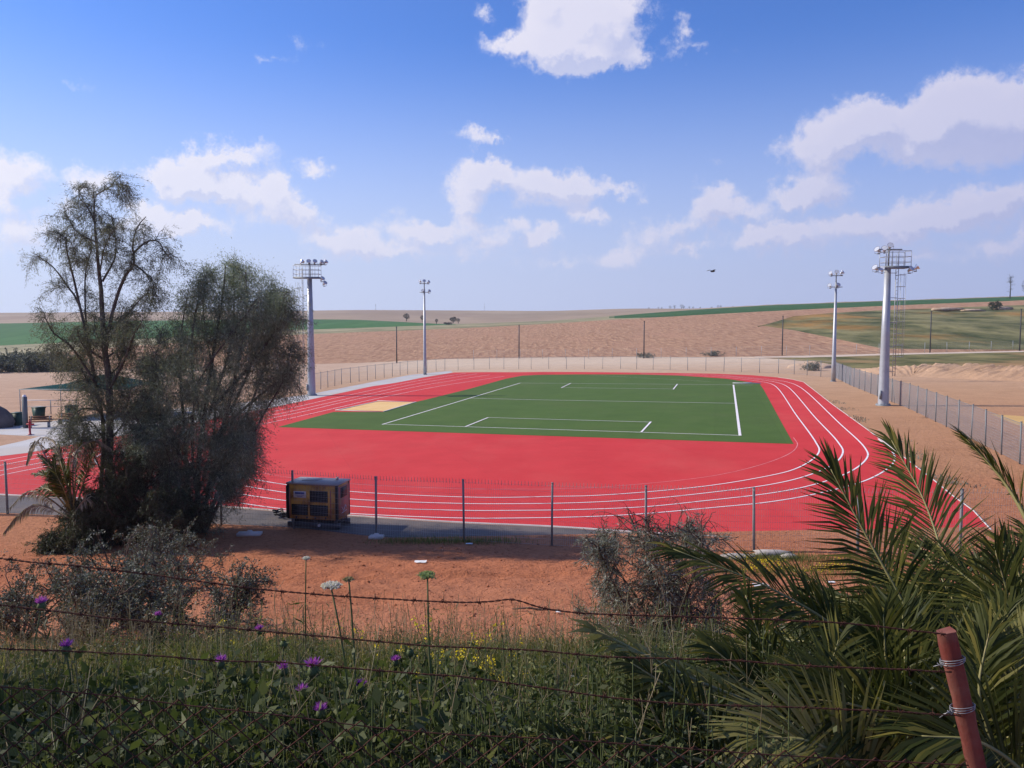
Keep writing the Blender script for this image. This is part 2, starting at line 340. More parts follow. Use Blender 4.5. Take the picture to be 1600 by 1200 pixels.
def curve(K, Y, wig=0.0, seed=0):
    v = np.interp(us, KU, K); k = np.hanning(13); k /= k.sum(); v = np.convolve(np.pad(v, 6, 'edge'), k, 'valid') + wig * fbm(us / 70, us * 0, seed)
    Y = np.broadcast_to(Y, us.shape); return np.array([P_at(a, b, c) for a, b, c in zip(us, v, Y)])
def plane_curve(K):
    v = np.interp(us, KU, K); return np.array([bp(a, b) for a, b in zip(us, np.maximum(v, 545))])
c0 = np.array([P_at(a, 600, 160) for a in us]); c0[:, 2] = TILT * c0[:, 0]
cB = plane_curve(KB1)
cB[:, 1] = np.clip(cB[:, 1], 161, 260); cB[:, 0] = (us - 800) / FPX * cB[:, 1]; cB[:, 2] = TILT * cB[:, 0]
cP = curve(KP2, 390, 0.5, 1); cS = curve(KS, 520, 0.5, 2); cG = curve(KG, 760, 0.2, 3); cK = curve(KK, 1300); cE = cK * np.array([1.6, 1.6, 0]) + np.array([0, 0, -20])
def strip(name, A, B, rows, m, amp=0.0, sel=None, seed=0, kind='structure'):
    if sel is not None: A = A[sel]; B = B[sel]
    t = np.linspace(0, 1, rows)[:, None, None]; V = A[None] * (1 - t) + B[None] * t
    z = V[..., 2] + amp * np.sin(np.pi * t[..., 0]) * fbm(V[..., 0] * 0.03, V[..., 1] * 0.03, seed)
    mb = MB(); grid(mb, V[..., 0], V[..., 1], z); o = mb.build(name, m, smooth=True); o['kind'] = kind; return o
strip('far_dirt', c0, cB, 6, SOIL)
CU = [-1600, 1180, 1192, 1240, 1300, 1380, 1600, 2100, 3200]
# the plowed field; right of column 1190 a grassy bank lies in the middle of it
def frac_curve(vals):
    v = np.interp(us, CU, vals); vb = np.array([600 - FPX * ((p[2] - EYE) * math.cos(PITCH) + p[1] * math.sin(PITCH)) / (p[1] * math.cos(PITCH) - (p[2] - EYE) * math.sin(PITCH)) for p in cB])
    vp = np.interp(us, KU, KP2); f = np.clip((vb - v) / (vb - vp), 0.02, 0.97)[:, None]
    Yc = cB[:, 1] + (cP[:, 1] - cB[:, 1]) * f[:, 0] ** 1.5
    return np.array([P_at(a, b, c) for a, b, c in zip(us, vb + (vp - vb) * f[:, 0], Yc)])
cC1 = frac_curve([545, 512, 509, 516, 528, 545, 546.5, 540, 520]); cC2 = frac_curve([530, 510, 508.5, 494, 489, 484.5, 476.5, 460, 430])
strip('plowed_field', cB, cC1, 40, PLOWED, 0.5, None, 4)
lo = us <= 1190; hi = us >= 1184
strip('plowed_field_top', cC1, cP, 30, PLOWED, 0.5, lo, 4)
strip('grassy_bank', cC1, cC2, 30, BANK, 1.5, hi, 5); strip('plowed_field_ridge', cC2, cP, 12, PLOWED, 0.4, hi, 6)
strip('scrub_strip', cP, cS, 8, SCRUB, 0.8, us <= 1000, 7); strip('plowed_field_rim', cP, cS, 3, PLOWED, 0.0, us >= 992, 7)
gl = us <= 712; gr = us >= 952
strip('green_field', cS, cG, 10, WHEAT, 0.6, gl, 8); strip('dark_green_field', cS, cG, 10, DARKWHEAT, 0.6, gr, 8); strip('fallow_strip', cS, cG, 6, SCRUB, 0.3, (us >= 704) & (us <= 960), 8)
strip('distant_hill', cG, cK, 14, FARHILL, 2.0, None, 9); strip('hill_back', cK, cE, 4, FARHILL)

def smooth_line(px, n=12, closed=False):
    """rounded line through photo pixels, laid on the site plane"""
    P = np.array([bp(*q)[:2] for q in px]); return spline(P, n)
def spline(P, n=12):
    P = np.asarray(P, float); Q = np.vstack([2 * P[0] - P[1], P, 2 * P[-1] - P[-2]]); out = []
    for i in range(1, len(Q) - 2):
        t = np.linspace(0, 1, n, endpoint=False)[:, None]; p0, p1, p2, p3 = Q[i - 1], Q[i], Q[i + 1], Q[i + 2]
        d1 = np.linalg.norm(p1 - p0) ** .5 + 1e-9; d2 = np.linalg.norm(p2 - p1) ** .5 + 1e-9; d3 = np.linalg.norm(p3 - p2) ** .5 + 1e-9
        m1 = (p1 - p0) / d1 - (p2 - p0) / (d1 + d2) + (p2 - p1) / d2; m2 = (p2 - p1) / d2 - (p3 - p1) / (d2 + d3) + (p3 - p2) / d3
        m1 = m1 * d2; m2 = m2 * d2
        out.append((2 * t**3 - 3 * t**2 + 1) * p1 + (t**3 - 2 * t**2 + t) * m1 + (-2 * t**3 + 3 * t**2) * p2 + (t**3 - t**2) * m2)
    return np.vstack(out + [P[-1:]])
def sheet(name, xy, dz, m, kind='structure', label=None, cat=None):
    import bmesh
    bm = bmesh.new(); vs = [bm.verts.new((a, b, TILT * a + dz)) for a, b in xy]; f = bm.faces.new(vs)
    bmesh.ops.triangulate(bm, faces=[f]); bmesh.ops.recalc_face_normals(bm, faces=bm.faces)
    if bm.faces[:][0].normal.z < 0: bmesh.ops.reverse_faces(bm, faces=bm.faces)
    me = bpy.data.meshes.new(name); bm.to_mesh(me); bm.free(); me.materials.append(m)
    o = bpy.data.objects.new(name, me); COL.objects.link(o)
    if kind: o['kind'] = kind
    return o
def ribbon(mb, xy, wdt, dz, m=0):
    xy = np.asarray(xy, float); T = norm(np.gradient(xy, axis=0)); N = np.stack([-T[:, 1], T[:, 0]], -1) * wdt / 2
    A = xy + N; B = xy - N; n = len(xy); V = np.vstack([np.c_[A, TILT * A[:, 0] + dz], np.c_[B, TILT * B[:, 0] + dz]])
    i = np.arange(n - 1); mb.add(V, np.stack([i, i + n, i + n + 1, i + 1], -1), m=m)

# running track -------------------------------------------------------
def sport_mat(name, c1, c2, dust, rough, seam, seam_w, ang, bump_s, bump_d, band=0.0):
    """rubber or turf laid in rolls: faint seams, roll to roll difference, dust and scuffs"""
    m = bpy.data.materials.new(name); m.use_nodes = True; t = NT(m.node_tree); b = t.n['Principled BSDF']
    pos = t.new('ShaderNodeNewGeometry').outputs['Position']
    sx = t.math('ADD', t.vmath('DOT_PRODUCT', pos, (math.cos(ang), math.sin(ang), 0)), 200.0); k = t.math('DIVIDE', sx, seam)
    wn = t.new('ShaderNodeTexWhiteNoise', noise_dimensions='1D'); t.put(wn.inputs['W'], t.math('FLOOR', k))
    fr = t.math('ABSOLUTE', t.math('SUBTRACT', t.math('FRACT', k), 0.5)); sm = t.rng(fr, 0.5 - seam_w / seam, 0.5)
    col = t.mix(t.rng(t.noise(pos, 0.35, 6, 0.65), 0.3, 0.7), c1, c2)
    col = t.mix(t.math('MULTIPLY', t.rng(wn.outputs['Value'], 0, 1), band), col, t.mix(1.0, col, (0.78, 0.78, 0.80), 'MULTIPLY'))
    col = t.mix(t.math('MULTIPLY', sm, 0.22), col, t.mix(1.0, col, (0.5, 0.5, 0.5), 'MULTIPLY'))
    du = t.math('MULTIPLY', t.rng(t.noise(t.vmath('MULTIPLY', pos, (1, 0.5, 1)), 0.16, 6, 0.7), 0.50, 0.78), 0.55)
    sc = t.math('MULTIPLY', t.rng(t.noise(pos, 1.6, 7, 0.75), 0.56, 0.80), 0.45)
    col = t.mix(t.math('MAXIMUM', du, sc), col, dust)
    t.put(b.inputs['Base Color'], col); b.inputs['Roughness'].default_value = rough; b.inputs['Specular IOR Level'].default_value = 0.18
    bn = t.new('ShaderNodeBump'); bn.inputs['Strength'].default_value = 0.3; bn.inputs['Distance'].default_value = bump_d
    t.put(bn.inputs['Height'], t.noise(pos, bump_s, 4, 0.6)); t.l.new(bn.outputs[0], b.inputs['Normal']); return m
TRACK = sport_mat('track_rubber', (0.52, 0.032, 0.033), (0.60, 0.045, 0.045), (0.56, 0.095, 0.075), 0.85, 6.0, 0.03, 0.3, 60, 0.004, 0.25)
TURF = sport_mat('artificial_turf', (0.060, 0.112, 0.017), (0.078, 0.136, 0.023), (0.105, 0.130, 0.038), 0.85, 4.0, 0.05, -0.25, 70, 0.015, 0.35)
PAINT = mat('line_paint', (0.82, 0.78, 0.78), (0.74, 0.68, 0.68), 2.5, 0.7)
FADED = mat('faded_paint', (0.72, 0.30, 0.30), (0.60, 0.14, 0.15), 1.5, 0.8)
track_px = [(-250,752),(0,713),(42,708),(130,692),(300,661),(400,642),(487,624),(580,604),(620,598),(661,590),(710,582),(760,581.5),(800,581.7),(850,581.2),(900,581.3),(1000,582.3),(1060,583),(1120,584),(1176,586.4),(1215.6,589.8),(1238,593),(1255,597),(1272,610),(1300,632),(1350,668),(1394,701),(1460,752),(1487,774.5),(1520,798.5),(1566,849),(1572,856)]
edge_px = [(1572,856),(1400,853),(1300,849),(1178,842),(1009,832),(862,822.5),(725,816.5),(588,808),(450,799),(351,791.5),(200,782),(0,772.5),(-250,757)]
up = np.array([bp(*q)[:2] for q in track_px]); lowl = smooth_line(edge_px, 6)
sheet('running_track', np.vstack([up, lowl[1:-1]]), 0.004, TRACK)
turf_px = [(434,667.5),(521,643.8),(600,643.6),(650,628.2),(684,620),(736,607),(791,591.7),(816,587),(840,585.8),(900,585),(1000,585.2),(1060,586.8),(1131,591.5),(1148,593.7),(1170,597),(1186,598.8),(1193,608.4),(1221,660),(1240,693.9)]
sheet('artificial_turf', [bp(*q)[:2] for q in turf_px], 0.012, TURF)

L1 = [(-120,768),(0,743),(404,664),(497,644),(590,622.5),(690,603),(788,588)]
L2 = [(-120,760),(42,727.5),(422,654),(470,644),(534,629),(590,617),(660,602.5),(765,585.5)]
L3 = [(-120,750),(42,719.5),(431,647.5),(464,640.8),(546,622.3),(590,612.5),(660,598),(745,584)]
L4 = [(-120,742),(42,713),(440,640.5),(465,635.5),(515,624),(590,607.8),(660,593.8),(728,583.2)]
l1 = [(300,688),(268,698),(275,712),(320,731),(370,743.3),(417,753),(450,758),(560,769.3),(725,777),(800,777.5),(862,776),(920,775),(1007,769.3),(1112,758.7),(1200,744),(1237,735),(1267,720),(1280,705),(1275,692),(1245,650),(1210,602.5),(1198.7,598.2),(1180.7,595.2),(1154,592),(1120,588.8),(1060,586),(1000,584.6)]
l2 = [(240,696),(228,706),(250,724),(300,742),(349,753.2),(366,757),(417,765.5),(450,770.4),(560,781),(725,787.2),(800,787.6),(900,786),(1007,780.3),(1120,768.7),(1200,758),(1250,747),(1300,727),(1317,707),(1310,692),(1275,654),(1229,603.5),(1215.6,598.2),(1192,593.9),(1165,591),(1120,587),(1060,585),(1000,583.7)]
l3 = [(205,698),(188,712),(220,734),(280,754),(353,768.8),(417,778.5),(450,783),(588,793.5),(725,798),(800,798),(900,796.7),(1007,792.3),(1100,783),(1200,771.5),(1262,760),(1325,739),(1355,715),(1352,701),(1312,662),(1249,604.5),(1232.5,597.7),(1215.6,594.6),(1187.5,591.6),(1154,588.7),(1120,586),(1060,584.2)]
l4 = [(165,704),(148,720),(180,741),(250,763),(334,780),(363,784.6),(417,792.4),(450,796),(588,805),(725,810),(800,810),(925,807.5),(1007,803),(1125,792.5),(1200,785),(1275,772),(1350,752),(1390,730),(1398,716),(1391,702),(1372,686)]
mk = MB()
for L in (L1, L2, L3, L4): ribbon(mk, smooth_line(L, 8), 0.085, 0.010)
for L in (l1, l2, l3, l4): ribbon(mk, smooth_line(L, 10), 0.085, 0.016)
mk.build('lane_marking', PAINT)['kind'] = 'structure'
mk = MB()
l0 = [(367,726.5),(417.5,740.6),(450,746),(560,757),(725,764),(800,764.5),(900,763.5),(1007,756),(1112,744),(1190,726),(1235,708),(1246,695),(1240,684)]
ribbon(mk, smooth_line(l0, 10), 0.05, 0.010); mk.build('faded_lane_marking', FADED)['kind'] = 'structure'
mk = MB(); k = [0.018]
def pl(*px, w=0.13):
    ribbon(mk, np.array([bp(*q)[:2] for q in px]), w, k[0]); k[0] += 0.003
pl((598,663),(780,668.7),(1156,680.6), w=.10); pl((597,663.6),(813,598.6)); pl((812,598.7),(1000,600.2),(1176,601.8), w=.10); pl((1146,601.7),(1156.3,681.2), w=.17); pl((734,622.6),(850,625.3),(1148,630.6), w=.10)
pl((727,667.3),(763,652.8)); pl((762,653),(1016,660.2), w=.09); pl((1017,659.6),(1002,676)); pl((877,606.4),(892,599.2)); pl((878,606.1),(1054,608.4), w=.09); pl((1052,608.9),(1058.5,600.6)); pl((920,586.3),(1110,596.8), w=.04)
mk.build('pitch_marking', PAINT)['kind'] = 'structure'

ASPH = mat('asphalt', (0.078, 0.070, 0.070), (0.12, 0.108, 0.105), 0.6, 0.92, 0.5, 25, c3=(0.17, 0.135, 0.115), scale3=0.35)
CONC = mat('concrete', (0.50, 0.49, 0.48), (0.42, 0.41, 0.40), 0.4, 0.9, 0.3, 12, c3=(0.46, 0.41, 0.36), scale3=0.2)
KERB = mat('kerb_concrete', (0.62, 0.58, 0.55), (0.48, 0.44, 0.41), 1.5, 0.9, 0.3, 12)
SAND = mat('pit_sand', (0.66, 0.42, 0.16), (0.74, 0.50, 0.22), 1.0, 0.95, 0.5, 12)
fence_px = [(-150,800),(12,803),(180,812),(346,820.5),(459,826),(588,840),(725,847.5),(862,856),(1009,863.5),(1178,869),(1340,873)]
flow = smooth_line([(-250,797)] + fence_px[:9] + [(1120,867)], 6)
ap = np.vstack([smooth_line(edge_px[3:], 6) + np.array([0.0, -0.16]), ])
sheet('path', np.vstack([ap, flow[:] + np.array([0, 0.12])]), 0.004, ASPH)
def kerb(e, w, h):
    T = norm(np.gradient(e, axis=0)); N = np.stack([-T[:, 1], T[:, 0]], -1); n = len(e); prof = [(-w / 2, -.05), (-w / 2, h), (w / 2, h), (w / 2, -.05)]
    V = np.stack([np.c_[e + N * a, TILT * e[:, 0] + z] for a, z in prof], 1); i = np.arange(n - 1)[:, None] * 4; j = np.arange(3)[None]
    o = MB().add(V.reshape(-1, 3), np.stack([i + j, i + j + 1, i + j + 5, i + j + 4], -1).reshape(-1, 4)).build('kerb', KERB); o['kind'] = 'structure'
kerb(smooth_line(edge_px, 6) + [0, -.05], .09, .035)
kerb(np.array([bp(*q)[:2] for q in track_px[19:30]]) + [.04, 0], .05, .02)
walk = [(-250,735),(0,697),(40,688),(100,672),(250,650),(380,629),(450,620.5),(487,615.5),(590,595.3),(640,586),(705,579.3)]
tk = [bp(*q)[:2] + np.array([-0.08, 0]) for q in [(708,582),(661,590),(620,598),(580,604),(487,624),(400,642),(300,661),(130,692),(42,708),(0,713),(-250,752)]]
sheet('walkway', np.vstack([[bp(*q)[:2] for q in walk], tk]), 0.006, CONC)
sheet('paved_yard', [bp(*q)[:2] for q in [(-200,690),(-200,672),(0,666),(60,660),(120,654),(260,640),(300,636),(300,641),(120,672),(60,682),(0,679)]], 0.004, CONC)
sheet('sand_pit', [bp(*q)[:2] for q in [(529,640.6),(590,627.6),(646,628.4),(600,642.6)]], 0.010, SAND)
mb = MB(); q = [bp(*a)[:2] for a in [(525,641.6),(590,627.0),(650,628),(600,643.5),(525,641.6)]]
for a, b in zip(q[:-1], q[1:]):
    d = b - a; c = (a + b) / 2; mb.box((c[0], c[1], TILT * c[0] + 0.02), (np.linalg.norm(d) + .05, 0.16, 0.05), math.atan2(d[1], d[0]))
mb.build('sand_pit_border', KERB)['kind'] = 'structure'
sheet('sand_patch', [bp(*q)[:2] for q in [(1548,647),(1660,655),(1660,672),(1590,664)]], 0.006, mat('yellow_sand', (0.58, 0.37, 0.13), (0.52, 0.32, 0.12), 0.5, 0.95))
sheet('sandy_verge', np.vstack([smooth_line([(1570,857.5),(1400,854.5),(1300,850.5),(1178,843.5),(1080,838)], 6), smooth_line([(1080,864),(1120,868),(1178,873),(1340,876),(1560,879)], 6)]), 0.007, mat('sandy_concrete', (0.42, 0.33, 0.28), (0.33, 0.25, 0.21), 0.8, 0.95, 0.5, 10, c3=(0.40, 0.22, 0.15), scale3=0.6))
# grass verge and dirt mound beyond the right-hand fence
vp = [(1190,559),(1260,559),(1380,553.5),(1600,549),(1900,543),(1900,568),(1600,574),(1480,571),(1400,577),(1330,575),(1280,566)]
sheet('grass_verge', [bp(*q)[:2] for q in vp], 0.02, VERGE)
sheet('dirt_track', [bp(*q)[:2] for q in [(1180,557.3),(1300,555.8),(1400,552.8),(1600,548.4),(1900,542),(1900,543.4),(1600,550.0),(1400,554.5),(1300,557.8),(1180,559.3)]], 0.03, mat('pale_track', (0.62, 0.52, 0.42), (0.52, 0.40, 0.30), 0.5, 0.95))
def mound(name, px, wd, h, m, seed, n=90, k=26, rill=0.0):
    P = spline(np.array([bp(*q)[:2] for q in px]), 24); n = len(P); t = np.linspace(-1, 1, k); T = norm(np.gradient(P, axis=0)); N = np.stack([-T[:, 1], T[:, 0]], -1)
    XY = P[:, None] + N[:, None] * t[None, :, None] * wd / 2
    env = (1 - t[None] ** 2) * np.sin(np.linspace(0, np.pi, n))[:, None] ** 0.35
    z = TILT * XY[..., 0] + env * h * (1 + 0.5 * fbm(XY[..., 0] * .6, XY[..., 1] * .6, seed)) - 0.02 + rill * env * np.sin(np.arange(n)[:, None] * 1.9 + 3 * fbm(XY[..., 0], XY[..., 1], 2))
    mb = MB(); grid(mb, XY[..., 0], XY[..., 1], z); o = mb.build(name, m, smooth=True); return o
o = mound('dirt_mound', [(1350,583),(1440,583),(1530,586),(1600,589),(1700,592)], 16, 1.1, SOIL, 5, rill=0.15); o['kind'] = 'structure'
o = mound('dirt_mound', [(1230,574),(1262,574),(1300,575)], 6, 0.8, SOIL, 8); o['kind'] = 'structure'

# ------------------------------------------------------------------ materials of things
GALV = mat('galvanised_steel', (0.42, 0.44, 0.46), (0.34, 0.36, 0.38), 1.2, 0.45, metal=0.35, spec=0.5)
GALVD = mat('weathered_galvanised', (0.20, 0.22, 0.23), (0.28, 0.30, 0.31), 3.0, 0.6, metal=0.3)
DARKST = mat('dark_steel', (0.05, 0.052, 0.06), (0.08, 0.08, 0.085), 3, 0.6, metal=0.3)
WIRE = mat('fence_wire', (0.40, 0.41, 0.42), (0.34, 0.35, 0.36), 4, 0.5, metal=0.3)
POSTG = mat('painted_grey_post', (0.15, 0.17, 0.18), (0.21, 0.23, 0.23), 3, 0.6)
SILVER = mat('lamp_reflector', (0.75, 0.76, 0.78), (0.65, 0.66, 0.70), 4, 0.25, metal=0.85)
LENS = mat('lamp_glass', (0.55, 0.58, 0.62), (0.45, 0.48, 0.52), 3, 0.1, spec=0.8)
BLACK = mat('black_plastic', (0.012, 0.012, 0.013), (0.022, 0.022, 0.022), 4, 0.5)
BARK = mat('grey_bark', (0.135, 0.122, 0.108), (0.070, 0.062, 0.055), 9, 0.95, 0.8, 25, bdist=0.03, stretch=(1, 1, 0.25))
TWIG = mat('brown_twig', (0.12, 0.075, 0.055), (0.07, 0.045, 0.035), 8, 0.9)
L_TALL = leaf_mat('sparse_tree_leaf', (0.085, 0.098, 0.075), (0.16, 0.175, 0.130), (0.22, 0.22, 0.17), trans=0.28, gain=1.1)
L_DENSE = leaf_mat('dense_tree_leaf', (0.110, 0.142, 0.100), (0.235, 0.28, 0.205), (0.38, 0.41, 0.32), trans=0.28, gain=1.15)
L_SAGE = leaf_mat('saltbush_leaf', (0.062, 0.072, 0.054), (0.125, 0.138, 0.105), (0.27, 0.28, 0.24), trans=0.15)
L_OLIVE = leaf_mat('wattle_leaf', (0.085, 0.095, 0.075), (0.18, 0.19, 0.15), (0.32, 0.33, 0.28), trans=0.15, rough=0.5)
L_DARK = leaf_mat('dark_shrub_leaf', (0.035, 0.042, 0.024), (0.07, 0.08, 0.045), (0.13, 0.135, 0.085), trans=0.2)
L_PALM = leaf_mat('palm_leaflet', (0.026, 0.036, 0.008), (0.078, 0.084, 0.018), (0.21, 0.175, 0.036), rough=0.5, trans=0.26, spec=0.16)
L_PALMDRY = leaf_mat('dry_palm_leaflet', (0.16, 0.13, 0.09), (0.30, 0.25, 0.17), (0.40, 0.35, 0.26), rough=0.6, trans=0.2)
L_GRASS = leaf_mat('grass_blade', (0.045, 0.062, 0.018), (0.105, 0.122, 0.034), (0.30, 0.25, 0.11), rough=0.55, trans=0.35)
L_DRY = leaf_mat('dry_grass_blade', (0.20, 0.16, 0.09), (0.32, 0.27, 0.16), (0.42, 0.37, 0.25), trans=0.3)
L_WEED = leaf_mat('weed_leaf', (0.035, 0.050, 0.016), (0.075, 0.095, 0.032), (0.15, 0.16, 0.075), rough=0.6, trans=0.3, spec=0.2)
L_STALK = leaf_mat('fresh_and_sunlit_leaf', (0.075, 0.095, 0.026), (0.16, 0.175, 0.05), (0.30, 0.28, 0.11), rough=0.6, trans=0.35, spec=0.2)  # fresh weed green; the light grass patches use it as a painted sunlit tone
L_PALMYEL = leaf_mat('yellowing_palm_leaflet', (0.13, 0.125, 0.035), (0.23, 0.21, 0.065), (0.36, 0.30, 0.13), rough=0.5, trans=0.3)
L_YEL = leaf_mat('yellow_petal', (0.70, 0.52, 0.02), (0.80, 0.64, 0.04), None, trans=0.3)
L_PURP = leaf_mat('thistle_petal', (0.30, 0.055, 0.42), (0.42, 0.10, 0.55), (0.52, 0.18, 0.62), trans=0.3)
L_WHITE = leaf_mat('umbel_petal', (0.55, 0.52, 0.52), (0.68, 0.64, 0.66), None, trans=0.3)
L_UMB = leaf_mat('green_umbel', (0.18, 0.24, 0.10), (0.30, 0.36, 0.18), None, trans=0.3)
STEM = mat('plant_stem', (0.10, 0.13, 0.045), (0.075, 0.095, 0.035), 8, 0.7)
RUSTW = mat('rusty_wire', (0.090, 0.032, 0.020), (0.045, 0.020, 0.015), 40, 0.95)
REDPOST = mat('red_oxide_post', (0.20, 0.044, 0.030), (0.11, 0.028, 0.022), 14, 0.75, 0.6, 40, c3=(0.20, 0.085, 0.06), scale3=9, bdist=0.004)
TIE = mat('tie_wire', (0.30, 0.30, 0.31), (0.22, 0.22, 0.23), 9, 0.45, metal=0.5)

# ------------------------------------------------------------------ fences
def fence(name, label, pts, spacing, h, pr, wire_dx, wire_r, rails, pm, wm, fixed=None, tines=False, rail_r=0.012, braces=(), group=None):
    """posts as parts, the mesh of thin wires as one part"""
    P = np.asarray(pts, float); seg = np.linalg.norm(np.diff(P, axis=0), axis=1); S = np.concatenate([[0], np.cumsum(seg)])
    f = lambda s: np.stack([np.interp(s, S, P[:, 0]), np.interp(s, S, P[:, 1])], -1)
    b = P[0]; t = thing(name, label, 'fence', (b[0], b[1], TILT * b[0]), 0, group); o0 = np.array([b[0], b[1], TILT * b[0]])
    ss = S if fixed else np.arange(0, S[-1] + 0.01, spacing)
    me = None
    for i, q in enumerate(f(ss)):
        if me is None:
            mb = MB().box((0, 0, h / 2 + 0.02), (2 * pr, 2 * pr, h + 0.08)); mb.box((0, 0, h + 0.075), (2.3 * pr, 2.3 * pr, 0.03)); p = mb.build('post', pm, t); me = p.data
        else: p = bpy.data.objects.new('post', me); COL.objects.link(p); p.parent = t
        p.location = np.array([q[0], q[1], TILT * q[0]]) - o0; p.rotation_euler = (0.012 * R.standard_normal(), 0.012 * R.standard_normal(), 0)
        if i in braces:
            d = f(ss[i] + 1.0) - q; z0 = TILT * q[0]; mb = MB(); mb.tube(np.array([[q[0], q[1], z0 + h * 0.9], [q[0] + d[0], q[1] + d[1], z0]]) - o0, pr * 0.8, 5); mb.build('brace', pm, t)
    w = f(np.arange(0, S[-1], wire_dx)); z = TILT * w[:, 0]; off = np.array([0, -pr - 0.004])
    A = np.c_[w + off, z + 0.04] - o0; B = np.c_[w + off, z + h] - o0
    mb = MB().segs(A, B, wire_r)
    r = f(np.arange(0, S[-1] + 0.4, 0.45)); zr = TILT * r[:, 0]
    for k in np.linspace(0.05, 1.0, rails):
        C = np.c_[r + off - [0, 2 * wire_r], zr + h * k] - o0; mb.segs(C[:-1], C[1:], wire_r)
    mb.build('wire_mesh', wm, t, kind='stuff')
    if tines:
        wt = f(np.arange(0, S[-1], 0.11)); zt_ = TILT * wt[:, 0]; A = np.c_[wt + off, zt_ + h - .04] - o0; B = np.c_[wt + off - [0, 0.05], zt_ + h + 0.12] - o0
        MB().segs(A, B, .0062).build('top_tines', GALV, t, kind='stuff')
    if rail_r:
        C = np.c_[r, zr + h] - o0; MB().segs(C[:-1], C[1:], rail_r).build('top_rail', pm, t)
    return t
fn = [bp(*q)[:2] for q in fence_px] + [np.array([12.9, 22.6]), np.array([16.0, 22.3]), np.array([19.0, 22.0])]
fence('mesh_fence', 'long steel mesh fence between red soil and asphalt in front of the track', fn, 2.9, 1.98, 0.032, 0.065, 0.0025, 11, POSTG, WIRE, fixed=True, tines=True, rail_r=0, braces=())
fr = [bp(*q)[:2] for q in [(1306,591),(1330,603),(1420,639),(1505,680),(1585,721)]]; d = norm(fr[-1] - fr[-2]); fr += [fr[-1] + d * 12]
fence('mesh_fence', 'grey mesh fence running down the right side of the track past the tall mast', fr, 2.85, 1.95, 0.03, 0.055, 0.0038, 14, POSTG, WIRE, braces=(4, 11))
ff = [bp(*q)[:2] for q in [(830,577),(965,576.5),(1120,580),(1230,584),(1306,591)]]
fence('mesh_fence', 'pale mesh fence across the far end of the track', ff, 3.0, 2.0, 0.03, 0.16, 0.004, 5, GALVD, WIRE, rail_r=0.018)
fl = [bp(*q)[:2] for q in [(400,628),(450,617),(494,610),(532,601),(581,593),(637,585),(700,578.5),(760,576.8),(830,577)]]
fence('mesh_fence', 'mesh fence on the left beyond the concrete walkway beside the straight', fl, 2.7, 2.0, 0.032, 0.16, 0.004, 5, GALVD, WIRE, rail_r=0.018, braces=(3,))
fb = [bp(*q)[:2] for q in [(740,562.5),(811,561),(1006,560),(1222,556.5),(1453,551),(1700,545)]]
fence('field_fence', 'thin wire fence at the foot of the plowed field with tall black poles along it', fb, 5.2, 2.1, 0.03, 0.30, 0.005, 6, GALV, WIRE, rail_r=0)
names = ['tall dark pole standing left of the thin left floodlight mast', 'tall dark pole in the middle of the plowed field edge, left of centre', 'tall dark pole before the plowed field at the tip of the dark green field', 'tall dark pole between the grassy bank and the thin right mast', 'tall dark pole before the grassy bank right of the big mast', 'tall dark pole at the right edge before the grassy bank']
proto = None
for (u, v, tp), lb in zip([(620,567.5,511),(811,560,508),(1006,560,502),(1222,556,494),(1453,551,487),(1593,548,483)], names):
    q = bp(u, v); h = P_at(u, tp, q[1])[2] - q[2]
    if proto is None:
        proto = thing('steel_pole', lb, 'pole', q, 0, 'tall dark poles along the field fence')
        MB().tube([[0, 0, -0.1], [0, 0, 4], [0, 0, 7.9]], [0.13, 0.12, 0.11], 8).build('shaft', DARKST, proto, smooth=True); MB().box((0, 0, 7.94), (0.34, 0.34, 0.08)).build('cap', DARKST, proto)
        c = proto; h0 = 7.9
    else: c = dup(proto, q, 0, lb)
    c.scale = (1, 1, h / h0)

# ------------------------------------------------------------------ floodlight masts
def flood_mesh():
    h = MB().lathe([(0.0, -0.34), (0.12, -0.33), (0.14, -0.2), (0.13, -0.12), (0.29, 0.10), (0.32, 0.16), (0.32, 0.20)], (0, 0, 0), (0, -1, 0), 14); h.lathe([(0.30, 0.19), (0.12, -0.05), (0.0, -0.08)], (0, 0, 0), (0, -1, 0), 14)
    g = MB().lathe([(0.305, 0.185), (0.0, 0.195)], (0, 0, 0), (0, -1, 0), 14)
    b = MB(); b.tube([[-0.34, 0, 0], [-0.34, 0, -0.36], [0.34, 0, -0.36], [0.34, 0, 0]], 0.02, 4); b.box((0, 0.1, -0.40), (0.18, 0.3, 0.10))
    return h, g, b
_h, _g, _b = flood_mesh(); FL = []
def floodlight(parent, loc, rz, tilt=-0.5, dark=False):
    if not FL:
        for mb, n, m in ((_h, 'housing', SILVER), (_g, 'lens', LENS), (_b, 'bracket', GALVD)):
            o = mb.build(n, m, smooth=(n == 'housing')); FL.append(o.data); bpy.data.objects.remove(o)
    root = bpy.data.objects.new('floodlight', FL[0]); COL.objects.link(root); root.parent = parent; root.location = loc; root.rotation_euler = (tilt, 0, rz); root.scale = (.76, .76, .76)
    for n, d in (('lens', FL[1]), ('bracket', FL[2])):
        c = bpy.data.objects.new(n, d); COL.objects.link(c); c.parent = root
        if n == 'bracket': c.rotation_euler = (-tilt, 0, 0)
    return root
